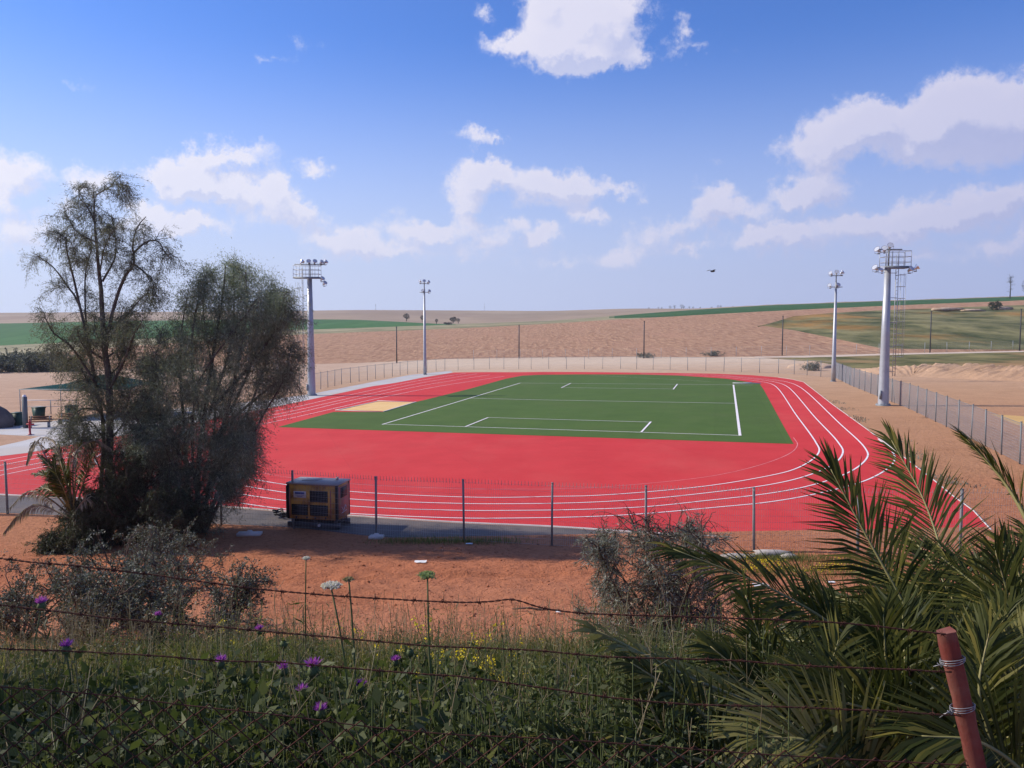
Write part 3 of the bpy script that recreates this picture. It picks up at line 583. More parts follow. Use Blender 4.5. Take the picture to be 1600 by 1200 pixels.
def big_mast(u, v, vp, label, side, lamps):
    q = bp(u, v); h = P_at(u, vp, q[1])[2] - q[2]; t = thing('floodlight_mast', label, 'floodlight mast', q, 0, 'tall masts with lamp platforms')
    MB().tube([[0, 0, -0.05], [0, 0, 0.15], [0, 0, h * 0.5], [0, 0, h]], [0.46, 0.43, 0.34, 0.25], 14).build('pole', GALV, t, smooth=True)
    mb = MB().lathe([(0, 0.09), (0.60, 0.09), (0.60, 0.0)], (0, 0, 0), sides=14)
    for a in np.arange(8) * math.pi / 4: mb.lathe([(0.0, 0.17), (0.035, 0.17), (0.035, 0.08)], (0.52 * math.cos(a), 0.52 * math.sin(a), 0), sides=6)
    mb.build('base_flange', GALVD, t); MB().box((-0.36, -0.26, 0.9), (0.24, 0.16, 0.7), 0.9).build('inspection_hatch', GALVD, t)
    # platform of bars, with railings
    x0, x1, y0, y1 = (-1.6, 1.1, -0.6, 0.6) if side < 0 else (-0.4, 1.6, -0.6, 0.6)
    mb = MB()
    for x in (x0, x1): mb.box((x, 0, h + 0.06), (0.08, y1 - y0, 0.16))
    for y in (y0, y1): mb.box(((x0 + x1) / 2, y, h + 0.06), (x1 - x0, 0.08, 0.158))
    mb.box(((x0 + x1) / 2, 0, h + 0.04), (x1 - x0 - .1, 0.12, 0.10)); mb.build('platform_frame', GALVD, t)
    mb = MB()
    for x in np.arange(x0 + .1, x1 - .05, 0.09): mb.box((x, 0, h + 0.13), (0.03, y1 - y0 - .1, 0.03))
    mb.build('grating', GALVD, t)
    mb = MB()
    for x in np.linspace(x0, x1, 5):
        for y in (y0, y1): mb.tube([[x, y, h + .1], [x, y, h + 1.35]], 0.024, 5)
    for z in (0.45, 0.9, 1.35):
        for y in (y0, y1): mb.tube([[x0, y, h + z], [x1, y, h + z]], 0.022, 5)
        for x in (x0, x1): mb.tube([[x, y0, h + z], [x, y1, h + z]], 0.022, 5)
    mb.build('railing', GALV, t)
    # ladder with rungs and hoops
    lx = side * 0.78; mb = MB()
    for y in (-0.22, 0.22): mb.tube([[lx, y, 2.4], [lx, y, h + 1.1]], 0.028, 5)
    for z in np.arange(2.5, h, 0.3): mb.tube([[lx, -0.22, z], [lx, 0.22, z]], 0.016, 4)
    for z in np.arange(2.8, h, 2.0): mb.tube([[lx, 0, z], [side * 0.2, 0, z]], 0.025, 4)
    mb.build('ladder', GALV, t)
    mb = MB(); a = np.linspace(-math.pi / 2, math.pi / 2, 9)
    for z in np.arange(4.0, h - .3, 0.95): mb.tube(np.c_[lx + side * 0.72 * np.cos(a), 0.36 * np.sin(a), np.full(9, z)], 0.016, 4)
    for b in (-0.9, 0, 0.9): mb.tube([[lx + side * .72 * math.cos(b), .36 * math.sin(b), 4.0], [lx + side * .72 * math.cos(b), .36 * math.sin(b), h - .4]], 0.015, 4)
    mb.build('safety_cage', GALV, t)
    MB().tube([[0.05, 0, h], [0.05, 0, h + 1.95]], 0.07, 8).build('lamp_stem', GALVD, t)
    MB().box((0, -0.05, h + 1.5), (2.2 if side > 0 else 3.2, 0.09, 0.09)).build('crossarm', GALVD, t); MB().box((0, -0.8, h - 0.02), (3.0 if side > 0 else 2.7, 0.09, 0.09)).build('crossarm', GALVD, t)
    for (x, y, z, rz) in lamps: floodlight(t, (x, y, h + z), rz, -0.62)
    return t
rz = lambda dx, dy: math.atan2(dx, -dy)
big_mast(487, 618, 435, 'tall grey floodlight mast with ladder and platform beside the left straight', -1,
         [(-0.75, -0.2, 1.75, 2.6), (0.0, -0.25, 1.75, 0.2), (0.65, -0.25, 1.75, 0.5), (1.35, -0.2, 1.7, 1.0), (1.75, 0.0, 1.75, 1.3), (1.55, -0.8, -0.1, 1.0), (1.75, -0.6, -0.55, 0.9)])
big_mast(1380, 633.5, 419, 'tallest grey floodlight mast with platform on the dirt right of the track', 1,
         [(-0.95, -0.2, 1.45, -1.1), (-0.45, -0.3, 1.5, -0.5), (0.05, -0.2, 1.75, -0.2), (-1.35, -0.8, -0.05, -1.1), (-0.85, -0.85, -0.15, -0.6), (1.45, -0.8, -0.15, 0.4), (1.95, -0.75, 0.0, 1.2)])
def thin_mast(u, v, vt, label, s):
    q = bp(u, v); h = P_at(u, vt, q[1])[2] - q[2]; t = thing('floodlight_mast', label, 'floodlight mast', q, 0, 'thin masts with lamp clusters')
    MB().tube([[0, 0, -0.05], [0, 0, 2], [0, 0, h]], [0.26, 0.24, 0.12], 10).build('pole', GALV, t, smooth=True)
    MB().lathe([(0, 0.07), (0.36, 0.07), (0.36, 0.0)], (0, 0, 0), sides=10).build('base_flange', GALVD, t)
    mb = MB(); mb.box((0, 0, h + 0.75), (1.5, 0.08, 0.08)); mb.box((0, 0, h - 0.55), (1.5, 0.08, 0.08)); mb.tube([[0, 0, h], [0, 0, h + 0.95]], 0.07, 8); mb.build('crossarm', GALVD, t)
    for (x, z, a) in ((-0.62 * s, 1.12, -0.8 * s), (0.0, 1.12, 0.2 * s), (0.66 * s, 1.0, 1.0 * s), (-0.2 * s, -0.35, -0.2 * s), (0.75 * s, -0.4, 0.8 * s)): floodlight(t, (x, -0.1, h + z), a, -0.6)
thin_mast(664, 585.5, 451, 'thin white floodlight mast at the far end of the left straight', 1)
thin_mast(1302, 596, 441, 'thin white floodlight mast at the far corner of the right fence', -1)

# ------------------------------------------------------------------ generator
YEL = mat('yellow_enamel', (0.74, 0.42, 0.09), (0.62, 0.32, 0.07), 3, 0.55, c3=(0.20, 0.09, 0.04), scale3=2.2)
YEND = mat('faded_red_enamel', (0.46, 0.15, 0.13), (0.38, 0.12, 0.10), 3, 0.6, c3=(0.40, 0.22, 0.10), scale3=1.8)
ROOFM = mat('dusty_roof_metal', (0.42, 0.38, 0.36), (0.24, 0.22, 0.22), 2.2, 0.5, metal=0.2, c3=(0.55, 0.50, 0.46), scale3=1.1)
PRINT = mat('sign_print', (0.06, 0.09, 0.30), (0.10, 0.12, 0.32), 20, 0.6)
WHITE = mat('white_enamel', (0.70, 0.70, 0.72), (0.62, 0.62, 0.65), 6, 0.5)
def generator():
    q = bp(499, 822); t = thing('generator', 'rusty yellow generator box with black louvres standing behind the mesh fence', 'generator', q, math.radians(-12))
    Wd, Dp, z0, H = 1.88, 1.05, 0.36, 1.22
    MB().box((0, 0, z0 + H / 2), (Wd - .02, Dp - .02, H - .01)).build('body', YEL, t)
    mb = MB()
    for x in (-1, 1):
        for y in (-1, 1): mb.box((x * (Wd / 2 - .035), y * (Dp / 2 - .035), z0 + H / 2), (0.085, 0.085, H + .012))
    mb.build('corner_trim', BLACK, t)
    mb = MB(); mb.box((0, 0, z0 + H + 0.03), (Wd + .06, Dp + .06, 0.055)); mb.box((-.3, .1, z0 + H + .065), (.55, .5, .02)); mb.tube([[.6, .25, z0 + H + .05], [.6, .25, z0 + H + .16]], .05, 8); mb.build('roof', ROOFM, t)
    MB().box((Wd / 2 + .002, 0, z0 + H / 2), (.02, Dp - .2, H - .12)).build('end_panel', YEND, t)
    y = -Dp / 2
    for (xa, xb, za, zb) in ((-0.08, 0.58, 0.62, 1.02), (-0.78, -0.16, 0.14, 0.52), (-0.08, 0.58, 0.14, 0.52)):
        fr = MB(); fr.box(((xa + xb) / 2, y - .003, z0 + (za + zb) / 2), (xb - xa, .02, zb - za)); f = fr.build('louvre', BLACK, t)
        s = MB()
        for z in np.arange(za + .05, zb - .02, .065): s.box(((xa + xb) / 2, y - .022, z0 + z), (xb - xa - .05, .03, .018), rot=[[1, 0, 0], [0, .8, -.6], [0, .6, .8]])
        s.build('slat', DARKST, f)
    MB().box((-.12, y - .012, z0 + .57), (.07, .035, H - .2)).build('door_post', YEL, t)
    for x in (-.84, .70): MB().box((x, y - .012, z0 + .57), (.035, .02, H - .25)).build('door_trim', YEND, t)
    sg = MB().box((-.46, y - .012, z0 + .87), (.46, .016, .23)).build('sign', WHITE, t)
    p = MB(); p.box((-.46, y - .022, z0 + .92), (.36, .008, .07))
    for k, wdt in enumerate((.34, .22)): p.box((-.46, y - .0225, z0 + .85 - .045 * k), (wdt, .007, .018))
    p.build('print', PRINT, sg)
    MB().box((Wd / 2 + .012, 0, z0 + .93), (.02, .56, .36)).build('end_grille', BLACK, t)
    mb = MB()
    for a, b in (((-.2, .42), (-.05, .26)), ((-.05, .26), (.1, .44)), ((.1, .44), (.22, .3)), ((-.22, .2), (.2, .24))): mb.tube([[Wd / 2 + .018, a[0], z0 + a[1]], [Wd / 2 + .018, b[0], z0 + b[1]]], .012, 4)
    mb.build('scrawl', WHITE, t)
    for x in (-.6, -.2, .12, .5): MB().box((x, y - .02, z0 + .07), (.05, .03, .07)).build('latch', DARKST, t)
    mb = MB()
    for yy in (-.42, .42): mb.box((0, yy, 0.14), (1.95, .12, .18))
    for x in (-.8, 0, .8): mb.box((x, 0, .26), (.12, .82, .14))
    mb.build('skid', DARKST, t); MB().box((0, .05, .285), (1.75, .8, .12)).build('fuel_tank', BLACK, t)
    MB().lathe([(0, .0), (.05, .0), (.05, .05)], (.25, -.51, .17), (0, -1, 0), 8).build('drain_cap', WHITE, t)
    MB().box((-Wd / 2 - .05, 0, z0 + .58), (.09, .9, 1.12)).build('radiator_grille', BLACK, t)
generator()
# rubble heap of dark scrap beside the generator
q = bp(443, 809); t = thing('scrap_heap', 'dark heap of scrap hoses on the asphalt left of the generator', 'scrap heap', q)
for k in range(7):
    a = np.linspace(0, 2 * math.pi * R.uniform(.7, 1.1), 14); r = R.uniform(.12, .26); c = R.uniform(-.3, .3, 2)
    MB().tube(np.c_[c[0] + r * np.cos(a), c[1] + .6 * r * np.sin(a), .05 + .05 * k * R.uniform(.5, 1) + .04 * np.sin(2 * a)], .03, 5).build('hose', BLACK, t)

# ------------------------------------------------------------------ yard at the left
PILLAR = mat('pillar_paint', (0.10, 0.12, 0.14), (0.14, 0.15, 0.16), 2, 0.7); REDP = mat('hydrant_red', (0.45, 0.03, 0.05), (0.36, 0.03, 0.045), 5, 0.5)
BIN = mat('green_plastic', (0.018, 0.055, 0.045), (0.025, 0.07, 0.055), 3, 0.55); SHADE = mat('shade_cloth', (0.003, 0.040, 0.046), (0.005, 0.050, 0.050), 0.8, 0.9, spec=0.05)
q = bp(40, 669); t = thing('steel_column', 'dark grey square column standing behind the red hydrant', 'column', q)
MB().box((0, 0, 1.2), (.27, .27, 2.4)).build('shaft', PILLAR, t); MB().box((0, 0, .02), (.5, .5, .06)).build('base_plate', GALVD, t); MB().lathe([(0, 2.55), (.1, 2.53), (.14, 2.4)], (0, 0, 0), sides=8).build('cap', WHITE, t)
q = bp(47, 680); t = thing('fire_hydrant', 'red standpipe fire hydrant at the corner of the paving', 'hydrant', q)
MB().lathe([(.0, 1.0), (.07, .99), (.10, .92), (.075, .88), (.075, .1), (.14, .08), (.14, 0)], (0, 0, 0), sides=10).build('barrel', REDP, t, smooth=True)
MB().lathe([(0, .3), (.06, .3), (.06, 0)], (0, 0, .78), (1, 0, 0), 8).build('nozzle', REDP, t); MB().lathe([(0, .22), (.05, .22), (.05, 0)], (0, 0, .78), (-1, 0, 0), 8).build('nozzle', REDP, t); MB().box((0, 0, 1.03), (.2, .05, .05)).build('valve_handle', REDP, t); MB().box((0, 0, .02), (.4, .4, .05)).build('base', KERB, t)
def wheelie(q, label, proto=[]):
    if proto: return dup(proto[0], q, R.uniform(-.4, .4), label)
    t = thing('waste_bin', label, 'bin', q, 0, 'dark green bins in the yard'); proto.append(t)
    V = np.array([[-.27,-.3,0],[.27,-.3,0],[.27,.3,0],[-.27,.3,0],[-.34,-.38,.95],[.34,-.38,.95],[.34,.38,.95],[-.34,.38,.95]])
    MB().add(V, [[0,3,2,1],[0,1,5,4],[1,2,6,5],[2,3,7,6],[3,0,4,7],[4,5,6,7]]).build('body', BIN, t); MB().box((0, .02, .99), (.74, .84, .07)).build('lid', BIN, t)
    for x in (-.3, .3): MB().lathe([(0, .05), (.11, .05), (.11, -.05), (0, -.05)], (x, .33, .11), (1, 0, 0), 10).build('wheel', BLACK, t)
wheelie(bp(29, 664.5), 'dark green bin left of the grey column'); wheelie(bp(61, 655), 'dark green bin under the left edge of the shade canopy'); wheelie(bp(112, 652), 'dark green bin farthest right under the shade canopy')
q = bp(148, 650); t = thing('shade_canopy', 'low dark teal shade canopy on thin posts behind the sparse tree', 'canopy', q)
w2, d2, hh = 4.6, 3.0, 2.55; mb = MB(); n = 18; a = np.linspace(-1, 1, n); Xc, Yc = np.meshgrid(a, a)
Zc = hh + 1.15 * (1 - np.maximum(np.abs(Xc - .25), np.abs(Yc)).clip(0, 1)) ** 1.3 - .18 * (1 - np.abs(Xc)) * (np.abs(Yc) ** 6); grid(mb, Xc * w2, Yc * d2, Zc); mb.build('shade_cloth', SHADE, t, smooth=True)
for x in (-w2, w2):
    for y in (-d2, d2): MB().tube([[x * .99, y * .99, 0], [x * .99, y * .99, hh + .02]], .035, 8).build('post', GALVD, t)
mb = MB(); mb.tube([[-w2, -d2, hh - .02], [w2, -d2, hh - .02]], .035, 6); mb.tube([[-w2, d2, hh - .02], [w2, d2, hh - .02]], .035, 6); mb.build('edge_beam', GALVD, t)
WOOD = mat('bench_wood', (0.22, 0.10, 0.06), (0.15, 0.07, 0.045), 4, 0.8)
def bench(q, label, rzv):
    t = thing('bench', label, 'bench', q, rzv, 'benches in the yard')
    for y in (-.16, 0, .16): MB().box((0, y, .45), (1.6, .13, .05)).build('slat', WOOD, t)
    for z in (.62, .80): MB().box((0, .24, z), (1.6, .04, .13)).build('back_slat', WOOD, t)
    for x in (-.65, .65): m = MB(); m.box((x, 0, .21), (.07, .45, .42)); m.box((x, .22, .62), (.07, .04, .5)); m.build('leg', GALVD, t)
bench(bp(62, 668), 'brown bench between the hydrant and the shade canopy', .2); bench(bp(106, 663), 'brown bench under the shade canopy behind the sparse tree', -.1)
q = bp(78, 647); t = thing('railing', 'thin white railing in front of the shade canopy', 'railing', q)
MB().box((0, 0, 1.25), (5.0, .06, .06)).build('top_bar', WHITE, t); MB().box((0, 0, .7), (5.0, .04, .04)).build('lower_bar', GALV, t)
for x in (-2.4, .1, 2.4): MB().box((x, 0, .63), (.06, .06, 1.26)).build('post', GALVD, t)
ROCK = mat('dark_rock', (0.085, 0.075, 0.075), (0.15, 0.13, 0.125), 2, 0.95, 0.6); PALER = mat('pale_rubble', (0.46, 0.42, 0.38), (0.32, 0.28, 0.25), 3, 0.95, 0.6)
def rock(c, r, seed, m, name='boulder', flat=.7):
    rr = np.random.default_rng(seed); n, k = 7, 10; th = np.linspace(0, math.pi, n); ph = np.arange(k) * 2 * math.pi / k; d = np.stack([np.sin(th)[:, None] * np.cos(ph), np.sin(th)[:, None] * np.sin(ph), np.cos(th)[:, None] * np.ones(k)], -1)
    s = 1 + .55 * fbm(d[..., 0] * 1.7 + seed, d[..., 1] * 1.7 + d[..., 2] * 2.1, seed, 3); s[0] = s[0].mean(); s[-1] = s[-1].mean(); V = d * s[..., None] * np.array(r) * [1, 1, flat]
    i = np.arange(n - 1)[:, None] * k; j = np.arange(k)[None]; l = (j + 1) % k; mb = MB().add(V.reshape(-1, 3), np.stack([i + j, i + j + k, i + l + k, i + l], -1).reshape(-1, 4)); o = mb.build(name, m); o.location = c; return o
tag(rock(bp(-2, 668) + [0, 0, .4], (1.3, 1.0, 1.1), 3, ROCK, 'soil_pile', 1.1), 'dark pile of earth on the paving at the left edge', 'soil pile')
tag(rock(bp(18, 664) + [0, 0, .2], (.9, .8, .5), 8, PALER, 'gravel_pile'), 'low pale gravel pile between the dark earth and the bin', 'gravel pile')

# ------------------------------------------------------------------ trees and shrubs
def rdir(n, up=0.0):
    d = norm(R.standard_normal((n, 3))); d[:, 2] += up; return norm(d)
def polyspline(P, n=6): return spline(np.asarray(P, float), n)
def grow(root, limbs, base, r0, opts):
    """limbs: list of 3D polylines; makes side branches, hanging twigs and leaves; returns trunk MB and leaf arrays"""
    tb = MB(); LP = []; LD = []
    for (P, ra, rb) in limbs:
        S = polyspline(P, 6); S = S + 0.02 * np.cumsum(R.standard_normal(S.shape), 0) * np.linspace(0, .5, len(S))[:, None]
        tb.tube(S - base, np.linspace(ra, rb, len(S)), 7 if ra > .08 else 5)
        n = opts['side']; L = len(S)
        for k in range(n):
            f = R.uniform(opts['from'], 1.0); i = min(int(f * (L - 1)), L - 2); p = S[i]; tdir = norm(S[i + 1] - S[i])
            d = norm(tdir * .7 + rdir(1, opts.get('up', .1))[0] * opts.get('spread', .9)); ln = opts['len'] * R.uniform(.5, 1.2) * (1.15 - .5 * f)
            t = np.linspace(0, 1, 7)[:, None]; B = p + d * ln * t + np.array([0, 0, -1]) * opts['droop'] * ln * t ** 2.2 + .05 * ln * np.cumsum(R.standard_normal((7, 3)), 0) * t
            tb.tube(B - base, np.linspace(max(rb * .7, .012), .004, 7), 3, cap=False)
            for m in range(opts['twigs']):
                g = R.uniform(.25, 1.0); j = min(int(g * 6), 5); q = B[j] + (B[j + 1] - B[j]) * (g * 6 - j)
                tl = opts['tlen'] * R.uniform(.4, 1.2); td = norm(rdir(1)[0] * opts.get('tw', .6) + (B[j + 1] - B[j]) * .8 + np.array([0, 0, -opts['hang'] * R.uniform(.3, 1.2)]))
                nl = opts['leaves']; u = R.uniform(.05, 1, nl)[:, None]
                ps = q + td * tl * u + np.array([0, 0, -.35 * tl]) * u ** 2; LP.append(ps + R.normal(0, opts.get('jit', .02), (nl, 3)))
                LD.append(norm(rdir(nl) * opts.get('ld', .7) + td + np.array([0, 0, -opts['hang'] * .7])))
                if m % 2 == 0: tb.tube(np.array([q, q + td * tl * .5 + [0, 0, -.09 * tl], q + td * tl + [0, 0, -.35 * tl]]) - base, [.005, .004, .002], 3, cap=False)
    return tb, np.vstack(LP) - base, np.vstack(LD)
def px_limb(pts, Y, dep): 
    """limb traced over the photo; its depth wanders from Y by dep metres at the tip"""
    n = len(pts); return [P_at(u, v, Y + dep * (k / (n - 1)) ** 1.2) for k, (u, v) in enumerate(pts)]
def fill(poly, Yc, th, n, per, base, sz=.22, hang=.6, gap=-.1, seed=0):
    """leaf clumps spread through a crown whose outline is traced over the photo"""
    poly = np.asarray(poly, float); c = poly.mean(0); lo_, hi_ = poly.min(0), poly.max(0); PP = []; DD = []; q = R.uniform(lo_, hi_, (n * 4, 2)); x1, y1 = poly.T; x2, y2 = np.roll(poly, -1, 0).T
    with np.errstate(divide='ignore', invalid='ignore'):
        ins = (((y1[None] > q[:, 1:]) != (y2[None] > q[:, 1:])) & (q[:, :1] < (x2 - x1)[None] * (q[:, 1:] - y1[None]) / (y2 - y1)[None] + x1[None])).sum(1) % 2 == 1
    q = q[ins][:n]; r = np.linalg.norm((q - c) / ((hi_ - lo_) / 2), axis=1).clip(0, 1)
    for (u, v), rr in zip(q, r):
        p = P_at(u, v, Yc + R.uniform(-1, 1) * th * math.sqrt(max(1 - rr * rr, .06)))
        if fbm(p[0] * 1.5 + seed, p[2] * 1.2 + p[1] * .9, 50 + seed) < gap: continue
        PP.append(p + R.normal(0, 1, (per, 3)) * [sz * .8, sz * .8, sz * 1.2]); DD.append(rdir(per) * .9 + [0, 0, -hang])
    return np.vstack(PP) - base, norm(np.vstack(DD))
def finish(t, tb, P, D, bark, leafm, L, W):
    n = len(P); tb.build('trunk', bark, t, smooth=True)
    MB().leaves(P, D, rdir(n), R.uniform(*L, n), R.uniform(*W, n)).build('crown', leafm, t, kind='stuff')

# tall sparse tree
YA = 27.0; base = ug(172, YA); base[2] -= .1
t = thing('sparse_tree', 'tall sparse feathery tree standing at the far left of the red soil', 'tree', base)
la = [([(172,838),(170,745),(172,670),(170,590),(163,540),(160,478),(157,435),(153,390),(149,350),(148,300)], .0, .15, .018),
      ([(166,842),(158,760),(162,700),(158,640),(150,600),(140,555),(130,510)], .5, .085, .03), ([(163,560),(176,485),(195,430),(208,410),(206,380),(213,350),(226,333)], -1.0, .07, .012),
      ([(206,398),(226,380),(245,376),(258,392),(266,402)], -1.2, .04, .012), ([(208,412),(225,425),(238,440),(246,462)], 1.2, .035, .01),
      ([(146,580),(135,520),(120,470),(104,448),(87,425),(67,407),(52,398)], .9, .05, .01), ([(133,515),(116,440),(108,410),(102,385),(100,372),(82,362)], -.8, .045, .01),
      ([(140,555),(134,500),(133,430),(140,395),(140,370)], 1.6, .04, .01), ([(150,350),(138,325),(125,308),(122,288)], .6, .03, .008), ([(150,305),(165,296),(184,288),(198,292)], -.6, .025, .008),
      ([(160,520),(190,500),(215,470),(232,455)], 1.8, .05, .012), ([(150,600),(110,540),(85,520),(70,490)], -1.5, .05, .012), ([(158,640),(125,640),(100,670)], -1.2, .05, .012),
      ([(170,610),(195,560),(210,520),(222,500)], -1.8, .06, .012), ([(168,640),(140,600),(118,565),(95,555)], .8, .04, .01), ([(170,660),(195,640),(205,600)], -.8, .04, .01), ([(170,700),(140,660),(125,690)], -.5, .03, .01), ([(170,690),(195,665),(212,690)], .6, .03, .01), ([(165,560),(190,540),(200,500)], .9, .04, .01), ([(160,560),(130,540),(118,510)], -.9, .04, .01), ([(160,740),(140,700),(112,672)], -.4, .03, .01), ([(170,620),(150,585),(128,575)], 1.0, .03, .01), ([(168,590),(185,570),(192,545)], 1.1, .03, .01), ([(172,650),(188,620),(182,590)], 1.1, .03, .01), ([(165,660),(145,625),(140,600)], -1.2, .03, .01), ([(170,720),(186,700),(196,720)], -.7, .03, .01), ([(172,720),(150,690),(140,712)], .7, .03, .01), ([(165,545),(150,520),(148,490)], .6, .03, .01), ([(163,540),(180,515),(190,480)], .2, .03, .01), ([(160,440),(180,400),(178,360),(172,335)], .8, .04, .01), ([(152,380),(120,360),(108,335)], .7, .03, .01), ([(155,430),(165,380),(185,350)], -1.2, .03, .01)]
tb, P, D = grow(t, [(px_limb(a, YA, d), r1, r2) for a, d, r1, r2 in la], base, .2, dict(side=20, len=1.05, droop=.4, twigs=8, tlen=.5, hang=.5, leaves=20, spread=1.0, up=.15, ld=.9, jit=.045, tw=.9, **{'from': .25}))
P2, D2 = fill([(100,545),(140,470),(225,470),(238,540),(222,640),(200,740),(110,730),(92,640)], YA, 1.6, 330, 42, base, .24, .6, -.05, 1); P = np.vstack([P, P2]); D = np.vstack([D, D2])
finish(t, tb, P, D, BARK, L_TALL, (.06, .12), (.010, .018))
# dense round tree
YB = 27.4; base = ug(308, YB); base[2] -= .1
t = thing('willow_like_tree', 'dense round drooping tree right of the tall sparse tree', 'tree', base)
lb = [([(305,838),(308,780),(312,700),(325,600),(340,500),(350,415)], .0, .12, .02), ([(312,838),(325,770),(345,680),(370,580),(385,490),(384,425)], -.6, .09, .02), ([(315,838),(340,770),(370,690),(400,610),(425,530),(432,450)], .5, .08, .015),
      ([(300,830),(270,790),(250,740),(240,700)], .9, .04, .01), ([(300,830),(262,800),(225,770),(205,740)], -.4, .04, .01), ([(303,820),(285,770),(262,720),(240,660)], -1.4, .05, .01), ([(312,830),(335,800),(352,760),(360,730)], -.8, .03, .01), ([(300,740),(250,660),(225,620),(215,640)], .2, .05, .01), ([(310,700),(340,690),(372,715),(385,745)], .3, .03, .01), ([(330,700),(380,600),(415,500),(422,445)], .3, .06, .012), ([(320,690),(300,560),(315,460),(330,425)], -.5, .06, .012), ([(325,650),(360,540),(365,450),(362,415)], .9, .05, .012), ([(318,838),(345,780),(375,720),(410,650),(445,590),(455,540)], -.8, .07, .012), ([(300,838),(295,770),(290,690),(285,600),(288,520),(300,458)], .8, .085, .015), ([(298,838),(282,780),(265,710),(252,640),(250,570),(262,510)], -.7, .07, .012),
      ([(300,800),(330,700),(335,600),(320,500),(322,440)], 1.9, .06, .012), ([(310,800),(300,700),(310,600),(360,520),(405,460)], -2.0, .06, .012), ([(296,830),(265,760),(235,700),(212,650)], -1.0, .05, .012), ([(310,780),(345,730),(372,690),(388,655)], 1.5, .05, .012),
      ([(310,760),(270,680),(240,600),(238,545)], 1.8, .05, .012), ([(320,700),(380,640),(430,600),(462,575)], 1.2, .07, .015), ([(330,640),(400,560),(440,500),(450,470)], -1.4, .07, .015), ([(305,740),(270,700),(225,690),(205,700)], 1.0, .06, .015), ([(330,700),(365,690),(385,700)], -1.5, .05, .015)]
tb, P, D = grow(t, [(px_limb(a, YB, d), r1, r2) for a, d, r1, r2 in lb], base, .2, dict(side=36, len=1.1, droop=.38, twigs=9, tlen=.6, hang=.6, leaves=31, spread=1.2, up=.2, ld=.9, jit=.075, tw=1.0, **{'from': .2}))
P2, D2 = fill([(340,410),(360,406),(384,416),(432,442),(452,500),(470,575),(448,628),(405,655),(388,720),(370,762),(330,800),(280,812),(228,790),(205,730),(212,650),(246,565),(248,515),(280,462),(312,432)], YB, 2.4, 1700, 66, base, .19, .9, -.12, 4); P = np.vstack([P, P2]); D = np.vstack([D, D2])
finish(t, tb, P, D, BARK, L_DENSE, (.06, .13), (.012, .021))

def bush(name, label, c, w, h, stems, opts, bark, leafm, L, W, group=None, cat='shrub', lean=0.35):
    t = thing(name, label, cat, c, 0, group); limbs = []
    for k in range(stems):
        a = R.uniform(0, 2 * math.pi); r = R.uniform(.25, 1.0); tip = np.array([math.cos(a) * r * w / 2, math.sin(a) * r * w / 2, h * (1.02 - .45 * r ** 2) * R.uniform(.75, 1.0)])
        P = np.array([[0, 0, -.05], tip * [.3, .3, .35] + R.normal(0, .05 * h, 3), tip * [.7, .7, .72] + R.normal(0, .05 * h, 3), tip]) + c + [math.cos(a) * .06, math.sin(a) * .06, 0]
        limbs.append((P, .012 * h + .006, .004))
    tb, P, D = grow(t, limbs, np.asarray(c), .05, opts); finish(t, tb, P, D, bark, leafm, L, W); return t
so_ = dict(side=9, len=.50, droop=.0, twigs=5, tlen=.24, hang=.0, leaves=12, spread=.8, up=.55, ld=1.0, **{'from': .2})
def at(u, Y, dz=0): p = ug(u, Y); p[2] += dz; return p
for (u, Yd, w, h, lb) in [(30,13.5,2.8,1.25,'grey saltbush at the left edge, below the red soil'), (120,12.5,2.6,1.4,'grey saltbush second from the left edge'), (205,14.5,2.9,1.9,'tall grey saltbush in front of the sparse tree trunks'),
                          (262,13.0,2.6,1.5,'grey saltbush in front of the dense tree trunk'), (335,12.3,2.0,1.15,'grey saltbush at the right end of the saltbush row'), (262,19.5,2.6,1.5,'pale saltbush with upright silvery shoots beside the dense tree trunk')]:
    bush('saltbush', lb, at(u, Yd, -.05), w * 1.12, h * 1.08, 15, so_, TWIG, L_SAGE, (.030, .065), (.016, .028), 'grey saltbushes in front of the trees')
dk = dict(side=14, len=.6, droop=.3, twigs=6, tlen=.34, hang=.5, leaves=18, spread=1.0, up=.2, ld=.9, **{'from': .15})
for (u, Yd, w, h, lb) in [(212,26.2,2.8,3.4,'dark bush filling the gap between the two big trees'), (258,25.4,2.6,2.2,'low dark bush left of the dense tree trunk'), (150,25.8,2.2,2.2,'dark bush at the foot of the tall sparse tree'), (112,25.2,1.8,.8,'low green bush below the small palm')]:
    bush('dark_shrub', lb, at(u, Yd, -.05), w, h, 22, dk, TWIG, L_DARK, (.05, .10), (.016, .03), 'dark bushes under the trees')
# wattle bush in the middle
c = at(1035, 10.6, -.05); t = thing('wattle_bush', 'grey green wattle bush with bare reddish top twigs on the slope', 'bush', c); limbs = []
for (pts, d) in [([(1035,1075),(1030,980),(1015,880),(985,800)], .3), ([(1038,1075),(1040,980),(1048,880),(1050,800)], -.3), ([(1040,1075),(1060,1000),(1085,910),(1120,842)], .5), ([(1030,1075),(1000,1000),(965,930),(935,860)], -.4), ([(1036,1075),(1065,960),(1090,880),(1100,830)], -.6),
                 ([(1032,1075),(1010,960),(960,880),(945,830)], .6), ([(1040,1075),(1085,1020),(1110,960),(1125,900)], .3), ([(1030,1075),(985,1040),(950,990),(925,950)], .2), ([(1036,1075),(1030,940),(1020,850),(1010,810)], -.7), ([(1040,1075),(1060,1030),(1100,1000),(1115,985)], -.5), ([(1033,1075),(1000,1010),(980,950),(960,905)], .8), ([(1036,1075),(1050,950),(1070,860),(1075,815)], .7)]:
    limbs.append((np.array(px_limb(pts, 10.6, d)), .022, .005))
tb, P, D = grow(t, limbs, c, .05, dict(side=34, len=.5, droop=.22, twigs=7, tlen=.25, hang=.25, leaves=13, spread=1.1, up=.15, ld=.9, **{'from': .06}))
